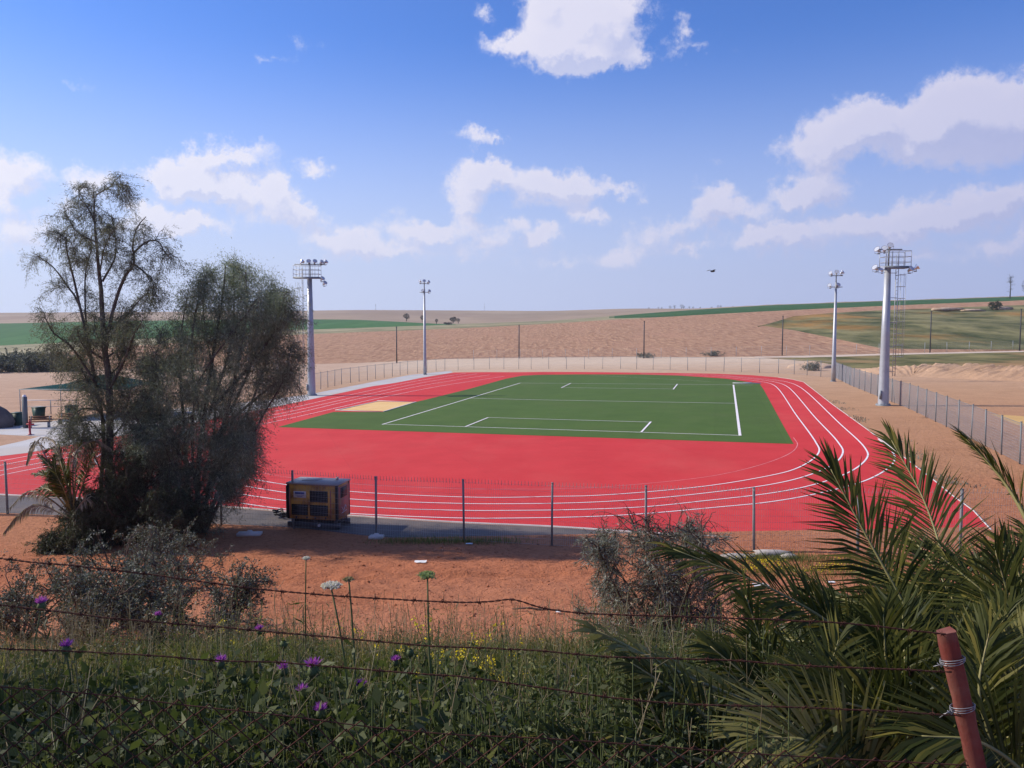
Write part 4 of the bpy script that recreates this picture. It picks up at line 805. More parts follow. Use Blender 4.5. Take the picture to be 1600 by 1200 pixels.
keep = P[:, 2] < (P_at(1035, 818, 10.6)[2] - c[2]) + R.normal(0, .05, len(P)); P = P[keep]; D = D[keep]
for (pts, d) in [([(985,830),(960,805),(935,800),(915,812)], .2), ([(1000,830),(985,800),(975,785)], 0), ([(1050,835),(1065,800),(1058,782),(1045,775)], .2), ([(1080,840),(1110,815),(1138,830)], -.2), ([(1020,830),(1015,800),(1030,785)], .1), ([(1095,845),(1120,835),(1135,850)], .2), ([(950,840),(940,815),(945,800)], .1)]:
    S = polyspline(px_limb(pts, 10.6, d), 5); tb.tube(S - c, np.linspace(.006, .002, len(S)), 3)
    for i in range(2, len(S), 2): q = S[i] - c; tb.tube([q, q + rdir(1, -.2)[0] * .10], [.003, .001], 3)
finish(t, tb, P, D, TWIG, L_OLIVE, (.06, .12), (.008, .014))

# unseen trees added on the sun side to cast shade over the foreground weeds
for (bx, by, lb) in [(-9.8, 3.5, 'farther added drooping shade tree outside the view at the left of the foreground weeds'), (-6.9, 2.6, 'nearer added drooping shade tree outside the view at the left of the foreground weeds')]:
  base = G(bx, by, -.1); t = thing('willow_like_tree', lb, 'tree', base)
  limbs = []
  for k in range(9):
    a = k * 2 * math.pi / 9 + R.uniform(-.2, .2); r = R.uniform(1.0, 2.3); h = R.uniform(3.4, 6.0); limbs.append((np.array([[0, 0, 0], [.25 * r * math.cos(a), .25 * r * math.sin(a), h * .35], [.7 * r * math.cos(a), .7 * r * math.sin(a), h * .75], [r * math.cos(a), r * math.sin(a), h]]) + base, .12, .02))
  tb, P, D = grow(t, limbs, base, .1, dict(side=20, len=1.3, droop=.4, twigs=6, tlen=.8, hang=.9, leaves=14, spread=1.1, up=.15, ld=.6, **{'from': .3}))
  finish(t, tb, P, D, BARK, L_DENSE, (.12, .22), (.035, .055))

# palms -------------------------------------------------------------------
def frond(parent, ctrl, N, ll, nl, leafm, rach, wmul=1.0, fold=0.35, droop=.15, base=(0, 0, 0), start=.16, rr=.016, ragged=0.0):
    """ctrl: 3D points from base to tip; N: facing of the blade"""
    S = polyspline(ctrl, 8); base = np.asarray(base); L = np.concatenate([[0], np.cumsum(np.linalg.norm(np.diff(S, axis=0), axis=1))]); tot = L[-1]
    r = MB().tube(S - base, np.linspace(rr, rr * .18, len(S)), 5).build('frond', rach, parent, smooth=True)
    s = np.linspace(start, .995, nl); f = s * tot
    p = np.stack([np.interp(f, L, S[:, k]) for k in range(3)], -1); T = norm(np.stack([np.interp(np.minimum(f + .02, tot), L, S[:, k]) - np.interp(np.maximum(f - .02, 0), L, S[:, k]) for k in range(3)], -1))
    B = norm(np.cross(T, np.asarray(N, float))); Nn = norm(np.cross(B, T)); mb = MB()
    for sd in (-1, 1):
        a = np.radians(np.interp(s, [0, .5, 1], [62, 45, 14])) + R.normal(0, .07 + ragged, nl)
        D = T * np.cos(a)[:, None] + (B * sd * math.cos(fold) + Nn * math.sin(fold)) * np.sin(a)[:, None] + R.normal(0, .05 + ragged, (nl, 3))
        D = norm(D + np.array([0, 0, -droop])); le = ll * np.interp(s, [start, .3, .7, 1], [.55, 1, .95, .5]) * R.uniform(.85, 1.1, nl); w = .0148 * wmul * R.uniform(.8, 1.15, nl)
        # each leaflet is two quads, bending downwards a little
        side = norm(np.cross(D, Nn + R.normal(0, .35, (nl, 3)))); m1 = p + D * le[:, None] * .5; tip = p + norm(D + [0, 0, -droop * 1.2]) * le[:, None]
        W = side * (w / 2)[:, None]; V = np.stack([p - W * .45, p + W * .45, m1 + W, m1 - W, tip + W * .08, tip - W * .08], 1)
        mb.add(V - base, np.array([[0, 1, 2, 3], [3, 2, 4, 5]])[None] + np.arange(nl)[:, None, None] * 6)
    mb.build('leaflets', leafm, r, kind='stuff'); return r
RACH = mat('palm_rachis', (0.20, 0.20, 0.07), (0.26, 0.21, 0.09), 6, 0.5); RACHD = mat('dry_rachis', (0.26, 0.20, 0.13), (0.20, 0.15, 0.10), 6, 0.7)
pc = np.array([2.35, 4.15, 0]); pc[2] = float(gz(pc[0], pc[1])) - .1
palm = thing('date_palm', 'big date palm clump with arching fronds behind the red post', 'palm', pc)
CAMP = np.array([0, 0, EYE])
def pfrond(pts, Y0, Y1, ll=.44, nl=84, up=.35, side=0.0, m=None, rach=None, from_base=True, **kw):
    n = len(pts); C = [P_at(u, v, Y0 + (Y1 - Y0) * k / (n - 1)) for k, (u, v) in enumerate(pts)]
    if from_base: C = [pc + [R.normal(0, .06), R.normal(0, .06), .12]] + C
    mid = C[len(C) // 2]; N = norm(norm(CAMP - mid) + np.array([side, 0, up])); frond(palm, C, N, ll, nl, m or L_PALM, rach or RACH, base=pc, **kw)
pfrond([(1470,1070),(1415,950),(1355,840),(1298,733)], 4.1, 4.6, .40, 70, start=.30)
pfrond([(1500,1040),(1480,900),(1445,785),(1393,688)], 4.4, 5.4, .42, 74, start=.28)
pfrond([(1430,1120),(1330,1000),(1215,925),(1052,858)], 4.0, 4.2, .34, 72, start=.25, up=.8)
pfrond([(1640,930),(1605,815),(1565,748),(1510,686)], 3.6, 4.0, .24, 60, side=2.2, up=.1, start=.3, from_base=False, wmul=1.0)
pfrond([(1330,1205),(1242,1165),(1215,1080),(1165,930)], 3.6, 3.9, .28, 64, start=.18, up=.5)
pfrond([(1360,1190),(1200,1110),(1085,1062),(932,985)], 3.4, 3.2, .26, 70, start=.3, up=.9, m=L_PALMYEL, ragged=.04, wmul=1.3, rr=.02)
pfrond([(1450,1160),(1380,1090),(1330,1020),(1270,930)], 3.9, 4.2, .30, 60, start=.2)
pfrond([(1420,1190),(1395,1110),(1385,1040),(1380,960)], 3.5, 3.6, .30, 50, start=.2, from_base=False)
pfrond([(1560,1160),(1600,1060),(1640,980),(1690,930)], 4.0, 4.2, .36, 56, start=.2)
pfrond([(1480,1170),(1440,1080),(1415,980),(1370,900)], 4.5, 5.2, .34, 60, start=.2)
pfrond([(1540,1150),(1575,1040),(1580,960),(1555,860)], 3.9, 4.1, .34, 60, start=.2)
pfrond([(1500,1180),(1560,1120),(1620,1100),(1700,1110)], 3.6, 3.5, .34, 56, start=.2, up=1.2)
pfrond([(1430,1190),(1330,1130),(1260,1100),(1190,1110)], 4.6, 5.2, .32, 60, start=.2, up=.9)
pfrond([(1480,1150),(1400,1050),(1330,960),(1240,890)], 4.9, 5.8, .34, 60, start=.25, up=.9)
pfrond([(1110,1240),(1060,1180),(1030,1130),(1010,1085)], 3.0, 3.1, .24, 40, start=.1, from_base=False)
pfrond([(1230,1260),(1130,1200),(1060,1180),(970,1150)], 3.0, 2.9, .22, 46, start=.15, up=1.0, from_base=False)
pfrond([(1060,1290),(980,1230),(920,1190),(860,1150)], 2.9, 2.9, .22, 46, start=.15, up=1.0, from_base=False)
pfrond([(1350,1250),(1300,1150),(1290,1080),(1310,1000)], 3.3, 3.5, .30, 50, start=.1, from_base=False)
pfrond([(1620,1240),(1560,1120),(1550,1040),(1570,960)], 3.3, 3.4, .30, 50, start=.1, from_base=False)
for (pts, Y0, Y1) in [([(1600,1130),(1610,1000),(1600,920),(1570,850)],4.3,4.8), ([(1640,1130),(1650,1000),(1640,900),(1610,830)],4.4,5.0), ([(1580,1180),(1545,1080),(1500,1010),(1440,960)],4.3,4.4), ([(1600,1210),(1580,1120),(1540,1060),(1470,1040)],3.9,3.9), ([(1660,1150),(1620,1060),(1570,1000),(1520,950)],4.3,4.5), ([(1500,1230),(1440,1160),(1370,1120),(1290,1120)],4.2,4.3),
                       ([(1560,1220),(1500,1140),(1430,1090),(1340,1080)],4.8,5.0), ([(1400,1230),(1330,1160),(1260,1140),(1180,1160)],4.4,4.6), ([(1620,1230),(1640,1140),(1620,1080),(1580,1050)],3.3,3.3), ([(1540,1240),(1560,1180),(1600,1130),(1660,1120)],3.2,3.2), ([(1450,1240),(1440,1180),(1420,1120),(1380,1080)],3.4,3.5), ([(1330,1240),(1290,1190),(1240,1150),(1180,1150)],3.4,3.4)]:
    pfrond(pts, Y0, Y1, .36, 66, start=.12, up=R.uniform(.2, 1.0), from_base=False)
for k in range(30):
    a = R.uniform(0, 2 * math.pi); l = R.uniform(.9, 1.7); e = R.uniform(.35, 1.1); d = np.array([math.cos(a) * math.cos(e), abs(math.sin(a)) * math.cos(e) * .8 + .1, math.sin(e)])
    b = pc + [R.normal(.25, .25), R.normal(.1, .15), .1]; tt = np.linspace(0, 1, 5)[:, None]; C = b + d * l * tt + np.array([0, 0, -.55]) * tt ** 2 * l * .7
    frond(palm, C, norm(np.array([0, -.5, 1.0])), .32, 50, L_PALM, RACH, base=pc, start=.12)
pfrond([(1180,1240),(1130,1150),(1060,1085),(985,1035)], 3.1, 3.1, .20, 56, start=.15, up=1.0, from_base=False)
pfrond([(1290,1260),(1250,1150),(1180,1070),(1110,1010)], 3.3, 3.5, .26, 64, start=.15, up=.7, from_base=False)
pfrond([(1440,1260),(1390,1170),(1340,1100),(1240,1050)], 3.1, 3.3, .28, 64, start=.15, up=.6, from_base=False)
pfrond([(1590,1260),(1555,1180),(1530,1080),(1545,990)], 3.0, 3.2, .28, 60, start=.15, up=.4, from_base=False)
pfrond([(1650,1250),(1620,1160),(1590,1090),(1600,1000)], 3.0, 3.2, .28, 60, start=.15, up=.4, from_base=False, m=L_PALMYEL)
for (pts, Y0, Y1, m) in [([(1700,1180),(1600,1010),(1540,930),(1470,870)],3.7,4.3,None), ([(1560,1260),(1470,1160),(1420,1060),(1410,960)],3.3,3.8,None), ([(1490,1260),(1450,1180),(1360,1110),(1250,1090)],3.0,3.0,None), ([(1390,1280),(1330,1200),(1270,1160),(1180,1150)],2.9,2.9,L_PALMYEL), ([(1640,1280),(1600,1210),(1530,1160),(1440,1150)],2.85,2.85,None),
                         ([(1700,1240),(1640,1130),(1600,1060),(1590,980)],3.1,3.5,None), ([(1420,1140),(1360,1040),(1290,980),(1180,950)],4.6,5.0,None), ([(1390,1180),(1280,1060),(1200,1020),(1120,1000)],4.3,4.5,None), ([(1530,1200),(1500,1100),(1460,1030),(1400,980)],3.6,3.9,None), ([(1330,1230),(1240,1130),(1160,1080),(1080,1080)],3.9,3.9,None), ([(1480,1200),(1530,1120),(1590,1060),(1660,1030)],3.5,3.5,L_PALMYEL)]:
    pfrond(pts, Y0, Y1, .38, 74, start=.1, up=R.uniform(.2, .9), from_base=False, m=m)
for k in range(6):
    a = R.uniform(math.pi * .9, math.pi * 2.1); d = np.array([math.cos(a), .5 * math.sin(a), .2]); b = pc + [R.normal(.2, .2), 0, .15]; tt = np.linspace(0, 1, 5)[:, None]
    frond(palm, b + d * R.uniform(.6, 1.0) * tt + np.array([0, 0, .25]) * tt - np.array([0, 0, .5]) * tt ** 2, (0, -.3, 1), .26, 30, L_PALMDRY, RACHD, base=pc, start=.2, ragged=.1)
# small palm under the sparse tree
pb = at(112, 25.3); sp_ = thing('young_palm', 'small palm with grey arching fronds beside the sparse tree trunk', 'palm', pb)
for (pts, dry) in [([(112,800),(96,770),(80,745),(66,735)], 0), ([(112,800),(110,750),(108,720),(112,700)], 0), ([(112,800),(88,760),(70,742),(52,740)], 0), ([(112,800),(100,765),(88,740),(84,715)], 0), ([(112,800),(122,760),(132,735),(150,725)], 0), ([(112,800),(104,750),(95,715),(90,690)], 0), ([(108,800),(92,755),(78,728),(62,712)], 0), ([(115,800),(118,745),(120,712),(128,690)], 0), ([(110,800),(84,770),(62,765),(50,775)], 0), ([(112,800),(75,720),(55,690),(42,722)], 1), ([(112,790),(90,700),(65,684),(50,700)], 1), ([(114,790),(120,705),(150,688),(172,700)], 1), ([(110,805),(70,775),(40,770),(14,795)], 1), ([(110,810),(60,790),(30,805),(8,830)], 1), ([(116,800),(135,740),(142,715),(150,705)], 0), ([(114,805),(135,780),(150,790),(158,815)], 1), ([(111,800),(100,740),(82,700),(72,705)], 0), ([(112,800),(108,760),(100,735),(70,740)], 0)]:
    C = [P_at(u, v, 25.3 + R.normal(0, .3) * k) for k, (u, v) in enumerate(pts)]
    frond(sp_, C, norm(np.array([R.normal(0, .6), -1, .4])), .34, 44, L_PALMDRY if dry else L_PALM, RACHD if dry else RACH, wmul=2.6, base=pb, start=.25, droop=.5 if dry else .1, rr=.03)

# far trees ------------------------------------------------------------------
L_FAR = leaf_mat('far_tree_leaf', (0.022, 0.030, 0.030), (0.038, 0.048, 0.042), None, trans=.1)
def far_tree(name, label, c, w, h, n, group=None, bare=False, kind='round'):
    t = thing(name, label, 'tree', c, 0, group); mb = MB(); th = h * (.22 if kind == 'round' else .1)
    mb.tube([[0, 0, -.5], [0, 0, th], [0, 0, h * .7]], [.05 * w + .1, .04 * w + .08, .04], 6)
    for k in range(7): d = rdir(1, .7)[0]; mb.tube([[0, 0, h * R.uniform(.25, .6)], np.array([0, 0, h * .6]) + d * [w * .4, w * .4, h * .35]], [.06, .02], 4)
    mb.build('trunk', BARK, t)
    d = norm(R.standard_normal((n, 3))) * R.uniform(.35, 1, (n, 1)) ** .5; lump = 1 + .35 * fbm(d[:, 0] * 2.2 + c[0], d[:, 2] * 2.2, 4)
    P = np.array([0, 0, th + (h - th) / 2]) + d * lump[:, None] * [w / 2, w / 2, (h - th) / 2]
    MB().leaves(P, rdir(n, -.2), rdir(n), R.uniform(.10, .20, n) * (w * .7 + .6), R.uniform(.05, .09, n) * (w * .7 + .6)).build('crown', L_FAR, t, kind='stuff')
    return t
def ztop(u, v, Y): return P_at(u, v, Y)
for (u, vb, vt, wpx, Y, lb) in [(635,501,489.5,10,560,'dark round tree leftmost of the four on the green field edge'), (659.5,502,492.5,6,560,'small dark tree half hidden behind the thin left mast'), (682,505.5,498,5,540,'smallest dark tree right of the thin left mast'), (708,504,495,11,540,'wide dark tree twin crowned right of the thin left mast')]:
    b = P_at(u, vb, Y); s = Y / FPX; far_tree('field_tree', lb, b, wpx * s, (vb - vt) * s, 500, 'dark trees on the far field edge')
b = P_at(716, 504.3, 545); far_tree('field_tree', 'low dark tree touching the wide twin crowned tree', b, 3.0, 3.2, 300, 'dark trees on the far field edge')
b = P_at(700, 507.3, 520); far_tree('field_bush', 'low dark bush in front of the wide twin crowned tree', b, 6.5, 1.5, 200)
for i, (u, wpx, hp) in enumerate([(229,5,9),(236,6,6),(243,4,4)]):
    Y = 1250; s = Y / FPX; b = P_at(u, 487.6, Y); far_tree('ridge_tree', ['tallest tree of the clump on the left skyline', 'middle tree of the clump on the left skyline', 'smallest tree of the clump on the left skyline'][i], b, wpx * s, hp * s, 260, 'clump of trees on the left skyline')
for i, u in enumerate([1014, 1029, 1034, 1047, 1054, 1065, 1068, 1077, 1083, 1094, 1112, 1122, 1126, 1145]):
    Y = 1150; s = Y / FPX; vb = np.interp(u, KU, KK) + .8; hp = [2, 3, 2.5, 5, 6, 7, 5, 4.5, 4, 3.5, 3, 5, 4.5, 2][i]; b = P_at(u, vb, Y)
    far_tree('ridge_tree', ORD[i] + ' tree from the left in the row along the dark green ridge', b, max(hp * .9, 3) * s, (hp + .6) * s, 130, 'row of trees along the dark green ridge')
b = P_at(1578, 465.5, 640); t = thing('bare_tree', 'thin almost leafless tree on the skyline at the right', 'tree', b); mb = MB(); h = 33 * 640 / FPX
mb.tube([[0, 0, -.5], [.2, 0, h * .5], [0, 0, h * .95]], [.45, .32, .1], 6); TP = []
for k in range(34): z = R.uniform(.25, .97) * h; d = rdir(1, .9)[0]; q = np.array([.1, 0, z]); e = q + d * R.uniform(1, 3.0); mb.tube([q, e], [.14, .05], 4); TP.append(e + R.normal(0, .6, (9, 3)))
mb.build('trunk', BARK, t); TP = np.vstack(TP); MB().leaves(TP, rdir(len(TP)), rdir(len(TP)), .55, .22).build('crown', L_FAR, t, kind='stuff')
b = P_at(1602, 464, 640); far_tree('ridge_tree', 'dark tree cut by the right edge on the skyline', b, 6, 15, 300)
for (u, Y, w, h, lb) in [(-15,158,11,4.2,'grey green hedge bush at the left edge beyond the dirt yard'), (20,162,10,4.6,'grey green bush second from the left beyond the dirt yard'), (48,158,9,4.2,'grey green bush third from the left beyond the dirt yard'), (76,160,9,4.4,'grey green bush fourth from the left beyond the dirt yard'), (105,157,9,3.6,'grey green bush behind the sparse tree beyond the dirt yard'), (245,150,8,2.6,'grey bush between the two big trees beyond the dirt yard'), (278,150,7,2.6,'grey bush left of the dense tree beyond the dirt yard'), (62,190,13,4.0,'sage coloured bush on the far scrub slope at left')]:
    q = np.array([(u - 800) / FPX * Y, Y, 0]); q[2] = TILT * q[0] - .2; bush('hedge_bush', lb, q, w, h, 24, dict(side=8, len=1.9, droop=.2, twigs=4, tlen=.9, hang=.2, leaves=7, spread=1.0, up=.3, ld=1.0, **{'from': .15}), TWIG, L_SAGE, (.25, .5), (.12, .22), 'bushes beyond the dirt yard', 'bush')
for (u, v, w, h, lb) in [(1270,579,2.6,1.1,'olive weed bush on the low dirt mound beyond the far fence'), (1008,559,7,1.0,'low grey weeds at the foot of the plowed field right of the centre pole'), (1115,557,6,1.3,'low weed bush at the field edge under the grassy bank tip')]:
    q = bp(u, v); bush('weed_bush', lb, q, w, h, 14, dict(side=6, len=.6, droop=.1, twigs=4, tlen=.4, hang=.1, leaves=6, spread=1.0, up=.3, ld=1.0, **{'from': .15}), TWIG, L_OLIVE, (.12, .25), (.06, .10), None, 'bush')
b = P_at(1556, 486, 330); bush('bank_bush', 'round green bush on the pale cut bank at the upper right', b + [0, 0, -.3], 7, 4.5, 20, dict(side=7, len=1.2, droop=.1, twigs=4, tlen=.8, hang=.1, leaves=7, spread=1.0, up=.3, ld=1.0, **{'from': .15}), TWIG, L_DARK, (.25, .5), (.12, .22), None, 'bush')
for (u, v, vt, lb) in [(587,484.5,474,'faint lattice power mast on the skyline above the green field'), (757,485.3,473,'faint lattice power mast on the skyline left of the middle')]:
    Y = 1290; b = P_at(u, v + 1, Y); h = (v - vt) * Y / FPX; t = thing('power_mast', lb, 'power mast', b, 0, 'power masts on the skyline'); mb = MB()
    for x in (-1, 1):
        for y in (-1, 1): mb.tube([[x * .7, y * .7, 0], [x * .15, y * .15, h]], .05, 4)
    for z in np.arange(1, h, 1.5): mb.tube([[-.6 * (1 - z / h), 0, z], [.6 * (1 - z / h), 0, z + .8]], .05, 3)
    mb.build('lattice', DARKST, t); MB().box((0, 0, h * .9), (2.4, .12, .12)).build('crossarm', DARKST, t)
CUT = mat('pale_cut_earth', (0.60, 0.46, 0.33), (0.40, 0.27, 0.18), 0.5, 0.95, 1.0, 1.5, bdist=.3)
# pale cut bank and rubble on the grassy slope
for (u, v, Y, r, lb) in [(1480,483.5,330,(7,2,.8),'long pale rubble heap on the cut bank left of the green bush'), (1568,483,330,(4,2,1.2),'pale rubble heap right of the green bush on the cut bank'), (1520,485,325,(5,2,.7),'pale rubble heap in the middle of the cut bank'), (1388,500,300,(5,1.5,.8),'white rubble heap on the bank behind the tall mast'), (1355,501,300,(4,1.2,.4),'low pale rubble heap left of the tall mast on the bank')]:
    tag(rock(P_at(u, v, Y), r, int(u), CUT, 'rubble_heap', 1.0), lb, 'rubble heap', 'pale rubble heaps on the grassy bank')

# ------------------------------------------------------------------ near ground cover
def blades(mb, P, H, W, lean=.35, segs=2, dirs=None):
    n = len(P); a = R.uniform(0, 2 * math.pi, n); S = np.stack([np.cos(a), np.sin(a), 0 * a], -1); d = rdir(n); d[:, 2] = 0; bend = d * (H * lean * R.uniform(.2, 1.6, n))[:, None]
    m = P + np.c_[np.zeros((n, 2)), H * .55] + bend * .3; t = P + np.c_[np.zeros((n, 2)), H] + bend; W = (W / 2)[:, None] * S
    V = np.stack([P - W, P + W, m + W * .7, m - W * .7, t + W * .05, t - W * .05], 1)
    mb.add(V, np.array([[0, 1, 2, 3], [3, 2, 4, 5]])[None] + np.arange(n)[:, None, None] * 6)
def scatter(n, y0, y1, umin=-80, umax=1680, pw=1.0):
    Y = y0 + (y1 - y0) * R.uniform(0, 1, n) ** pw; u = R.uniform(umin, umax, n); x = (u - 800) / FPX * Y; return np.stack([x, Y, gz(x, Y)], -1), u
P, u = scatter(120000, 2.62, 11.0, pw=1.2); dn = fbm(P[:, 0] * 1.1, P[:, 1] * 1.1, 31) ; edge = 8.6 - .9 * ((u > 420) & (u < 1000)) + 1.5 * fbm(P[:, 0] * .9, P[:, 1] * 0, 5); k = (dn > -.22 + .35 * R.standard_normal(len(P)) * .5) & (P[:, 1] < edge + np.abs(R.standard_normal(len(P))) * .9) & ((P[:, 0] < .9 + .35 * np.sin(P[:, 1] * 5)) | (R.uniform(0, 1, len(P)) > .85)); P = P[k]; dn = dn[k]
mb = MB(); blades(mb, P, R.uniform(.05, .20, len(P)) * (1 + 1.6 * np.clip(dn, -.4, .7)) * (1 + .5 * (R.uniform(0, 1, len(P)) > .96)), R.uniform(.003, .008, len(P)), .5); mb.build('grass', L_GRASS)['kind'] = 'stuff'
P, u = scatter(30000, 3.2, 11.0, pw=.8); k = (fbm(P[:, 0] * .8, P[:, 1] * .8, 77) + .06 * (P[:, 1] - 6) > -.02) & (P[:, 1] < 9.6 + R.standard_normal(len(P)) * .6) & (P[:, 0] < 1.2); P = P[k]; mb = MB(); blades(mb, P, R.uniform(.08, .32, len(P)), R.uniform(.002, .0045, len(P)), .8); mb.build('dry_grass', L_DRY)['kind'] = 'stuff'
# broad-leaved weeds
def weeds(n, y0, y1, leafm, name, h, L, W, per=16, seedn=0, thr=0.0, um=(-80, 1680)):
    P, u = scatter(n, y0, y1, um[0], um[1]); k = (fbm(P[:, 0] * .7, P[:, 1] * .7, seedn) > thr) & ((P[:, 0] < 1.0) | (R.uniform(0, 1, len(P)) > .8)); P = P[k]; n = len(P); hh = R.uniform(*h, n); rep = np.repeat(np.arange(n), per); f = R.uniform(.05, 1, len(rep)); q = P[rep] + np.stack([R.normal(0, .05, len(rep)), R.normal(0, .05, len(rep)), f * hh[rep]], -1)
    mb = MB().leaves(q, rdir(len(rep), .35), rdir(len(rep)), R.uniform(*L, len(rep)), R.uniform(*W, len(rep))); mb.segs(P, P + np.c_[R.normal(0, .03, (n, 2)), hh], .0022, m=1)
    o = mb.build(name, [leafm, STEM]); o['kind'] = 'stuff'
weeds(2900, 2.65, 8.8, L_WEED, 'weeds', (.08, .34), (.012, .040), (.005, .014), 30, 41, -.08)
weeds(1500, 2.65, 4.4, L_WEED, 'weeds', (.14, .46), (.016, .05), (.007, .022), 34, 52, -.15)
weeds(800, 2.7, 8.5, L_SAGE, 'grey_weeds', (.1, .42), (.012, .04), (.004, .010), 26, 66, -.1)
weeds(420, 2.7, 9.4, L_STALK, 'tall_weeds', (.25, .62), (.012, .04), (.004, .010), 34, 23, -.1)
P, u = scatter(30000, 3.4, 10.2, pw=1.0); k = (fbm(P[:, 0] * .9 + 9, P[:, 1] * .7, 133) > .10) & (P[:, 0] < 1.1); P = P[k]; mb = MB(); blades(mb, P, R.uniform(.06, .28, len(P)), R.uniform(.003, .007, len(P)), .6); mb.build('sunlit_tone_grass', L_STALK)['kind'] = 'stuff'  # lighter grass in noise patches, its colour standing in for sunlit highlights
n = 1200; P, u = scatter(n, 2.7, 9.8); k = P[:, 0] < 1.2; P = P[k]; n = len(P); hh = R.uniform(.25, .65, n); e = P + np.c_[R.normal(0, .10, (n, 2)), hh]; mb = MB().segs(P, e, .0016); rr_ = np.repeat(np.arange(n), 4); f = R.uniform(.4, .95, len(rr_)); q = P[rr_] + (e - P)[rr_] * f[:, None]; mb.segs(q, q + rdir(len(q), .8) * R.uniform(.05, .14, (len(q), 1)), .0011); mb.build('weed_stalks', L_DRY)['kind'] = 'stuff'
weeds(900, 3.0, 9.6, L_DRY, 'dry_weeds', (.10, .40), (.010, .03), (.003, .007), 22, 88, -.05)
weeds(420, 2.65, 4.0, L_WEED, 'broad_weeds', (.15, .50), (.04, .095), (.02, .042), 18, 52, -.4, (-80, 760))
n = 700; xy = np.c_[R.uniform(.95, 5.2, n), R.uniform(2.9, 7.5, n)]; P = np.c_[xy, gz(xy[:, 0], xy[:, 1])]; hh = R.uniform(.15, .55, n); per = 34; rep_ = np.repeat(np.arange(n), per)
q = P[rep_] + np.stack([R.normal(0, .08, len(rep_)), R.normal(0, .08, len(rep_)), R.uniform(.02, 1, len(rep_)) * hh[rep_]], -1)
o = MB().leaves(q, rdir(len(q), .3), rdir(len(q)), R.uniform(.02, .06, len(q)), R.uniform(.006, .014, len(q))).segs(P, P + np.c_[R.normal(0, .05, (n, 2)), hh], .0025, m=1).build('undergrowth', [L_DARK, STEM]); o['kind'] = 'stuff'
# patches along the near fence and on the soil, small weeds along the kerb
def patch(name, px, n, h, m, w=(.006, .016)):
    q = np.array([uv_ground(a, b) if b > 800 else bp(a, b) for a, b in px])[:, :2]; i = R.integers(0, len(q), n); xy = q[i] + R.normal(0, 1, (n, 2)) * [.5, .22]; P = np.c_[xy, gz(xy[:, 0], xy[:, 1])]; mb = MB(); blades(mb, P, R.uniform(*h, n), R.uniform(*w, n), .6); mb.build(name, m)['kind'] = 'stuff'
patch('grass_tufts', [(a, 847) for a in range(610, 800, 14)] + [(a, 874) for a in range(1150, 1260, 10)] + [(1140 + 14 * k, 899 - (k % 3) * 7) for k in range(18)], 5200, (.06, .22), L_STALK)
patch('grass_tufts', [(a, 875) for a in range(1160, 1400, 12)] + [(1210,925),(1245,918),(1250,940),(1310,935),(1330,940),(90,845),(110,835),(70,850),(130,838),(1190,955),(1290,905)], 2400, (.04, .14), L_GRASS)
q = np.array([bp(*a)[:2] for a in [(1276,612),(1300,629),(1330,651),(1360,673),(1400,700),(1440,733),(1475,758),(1510,782)]]); n = 2600; f = R.uniform(0, len(q) - 1.001, n); i = f.astype(int); xy = q[i] + (q[i + 1] - q[i]) * (f - i)[:, None] + np.c_[np.abs(R.normal(.25, .55, n)), R.normal(0, .5, n)]
k = fbm(xy[:, 0] * .5, xy[:, 1] * .35, 12) > .08; xy = xy[k]; P = np.c_[xy, gz(xy[:, 0], xy[:, 1])]; mb = MB(); blades(mb, P, R.uniform(.03, .16, len(P)), R.uniform(.02, .05, len(P)), .8); mb.build('low_weeds', L_OLIVE)['kind'] = 'stuff'
q = []
for (a, b) in [(1175,882),(1190,888),(1205,890),(1290,895),(1310,893),(1330,890),(1180,896)]: q += [uv_ground(a, b)] * 1
q = np.array(q); n = 260; P = q[R.integers(0, len(q), n)] + np.c_[R.normal(0, .3, n), R.normal(0, .15, n), R.uniform(.08, .22, n)]; P[:, 2] = gz(P[:, 0], P[:, 1]) + R.uniform(.08, .2, n)
MB().leaves(np.repeat(P, 4, 0), rdir(4 * n, .5), rdir(4 * n), .03, .022).build('yellow_flowers', L_YEL)['kind'] = 'stuff'
# clods and pebbles on the red soil
n = 26000; Yp = R.uniform(10, 26, n); u = R.uniform(-60, 1700, n); x = (u - 800) / FPX * Yp; s = R.uniform(.005, .018, n) * (1 + 1.8 * (R.uniform(0, 1, n) > .97)); c = np.stack([x, Yp, gz(x, Yp) + s * .2], -1)
oc = np.array([[1, 0, 0], [-1, 0, 0], [0, 1, 0], [0, -1, 0], [0, 0, .8], [0, 0, -.8]]); V = c[:, None] + oc[None] * s[:, None, None] * R.uniform(.6, 1.4, (n, 6, 1))
MB().add(V, T=np.array([[0, 2, 4], [2, 1, 4], [1, 3, 4], [3, 0, 4], [2, 0, 5], [1, 2, 5], [3, 1, 5], [0, 3, 5]])[None] + np.arange(n)[:, None, None] * 6).build('soil_clods', SOIL)['kind'] = 'stuff'

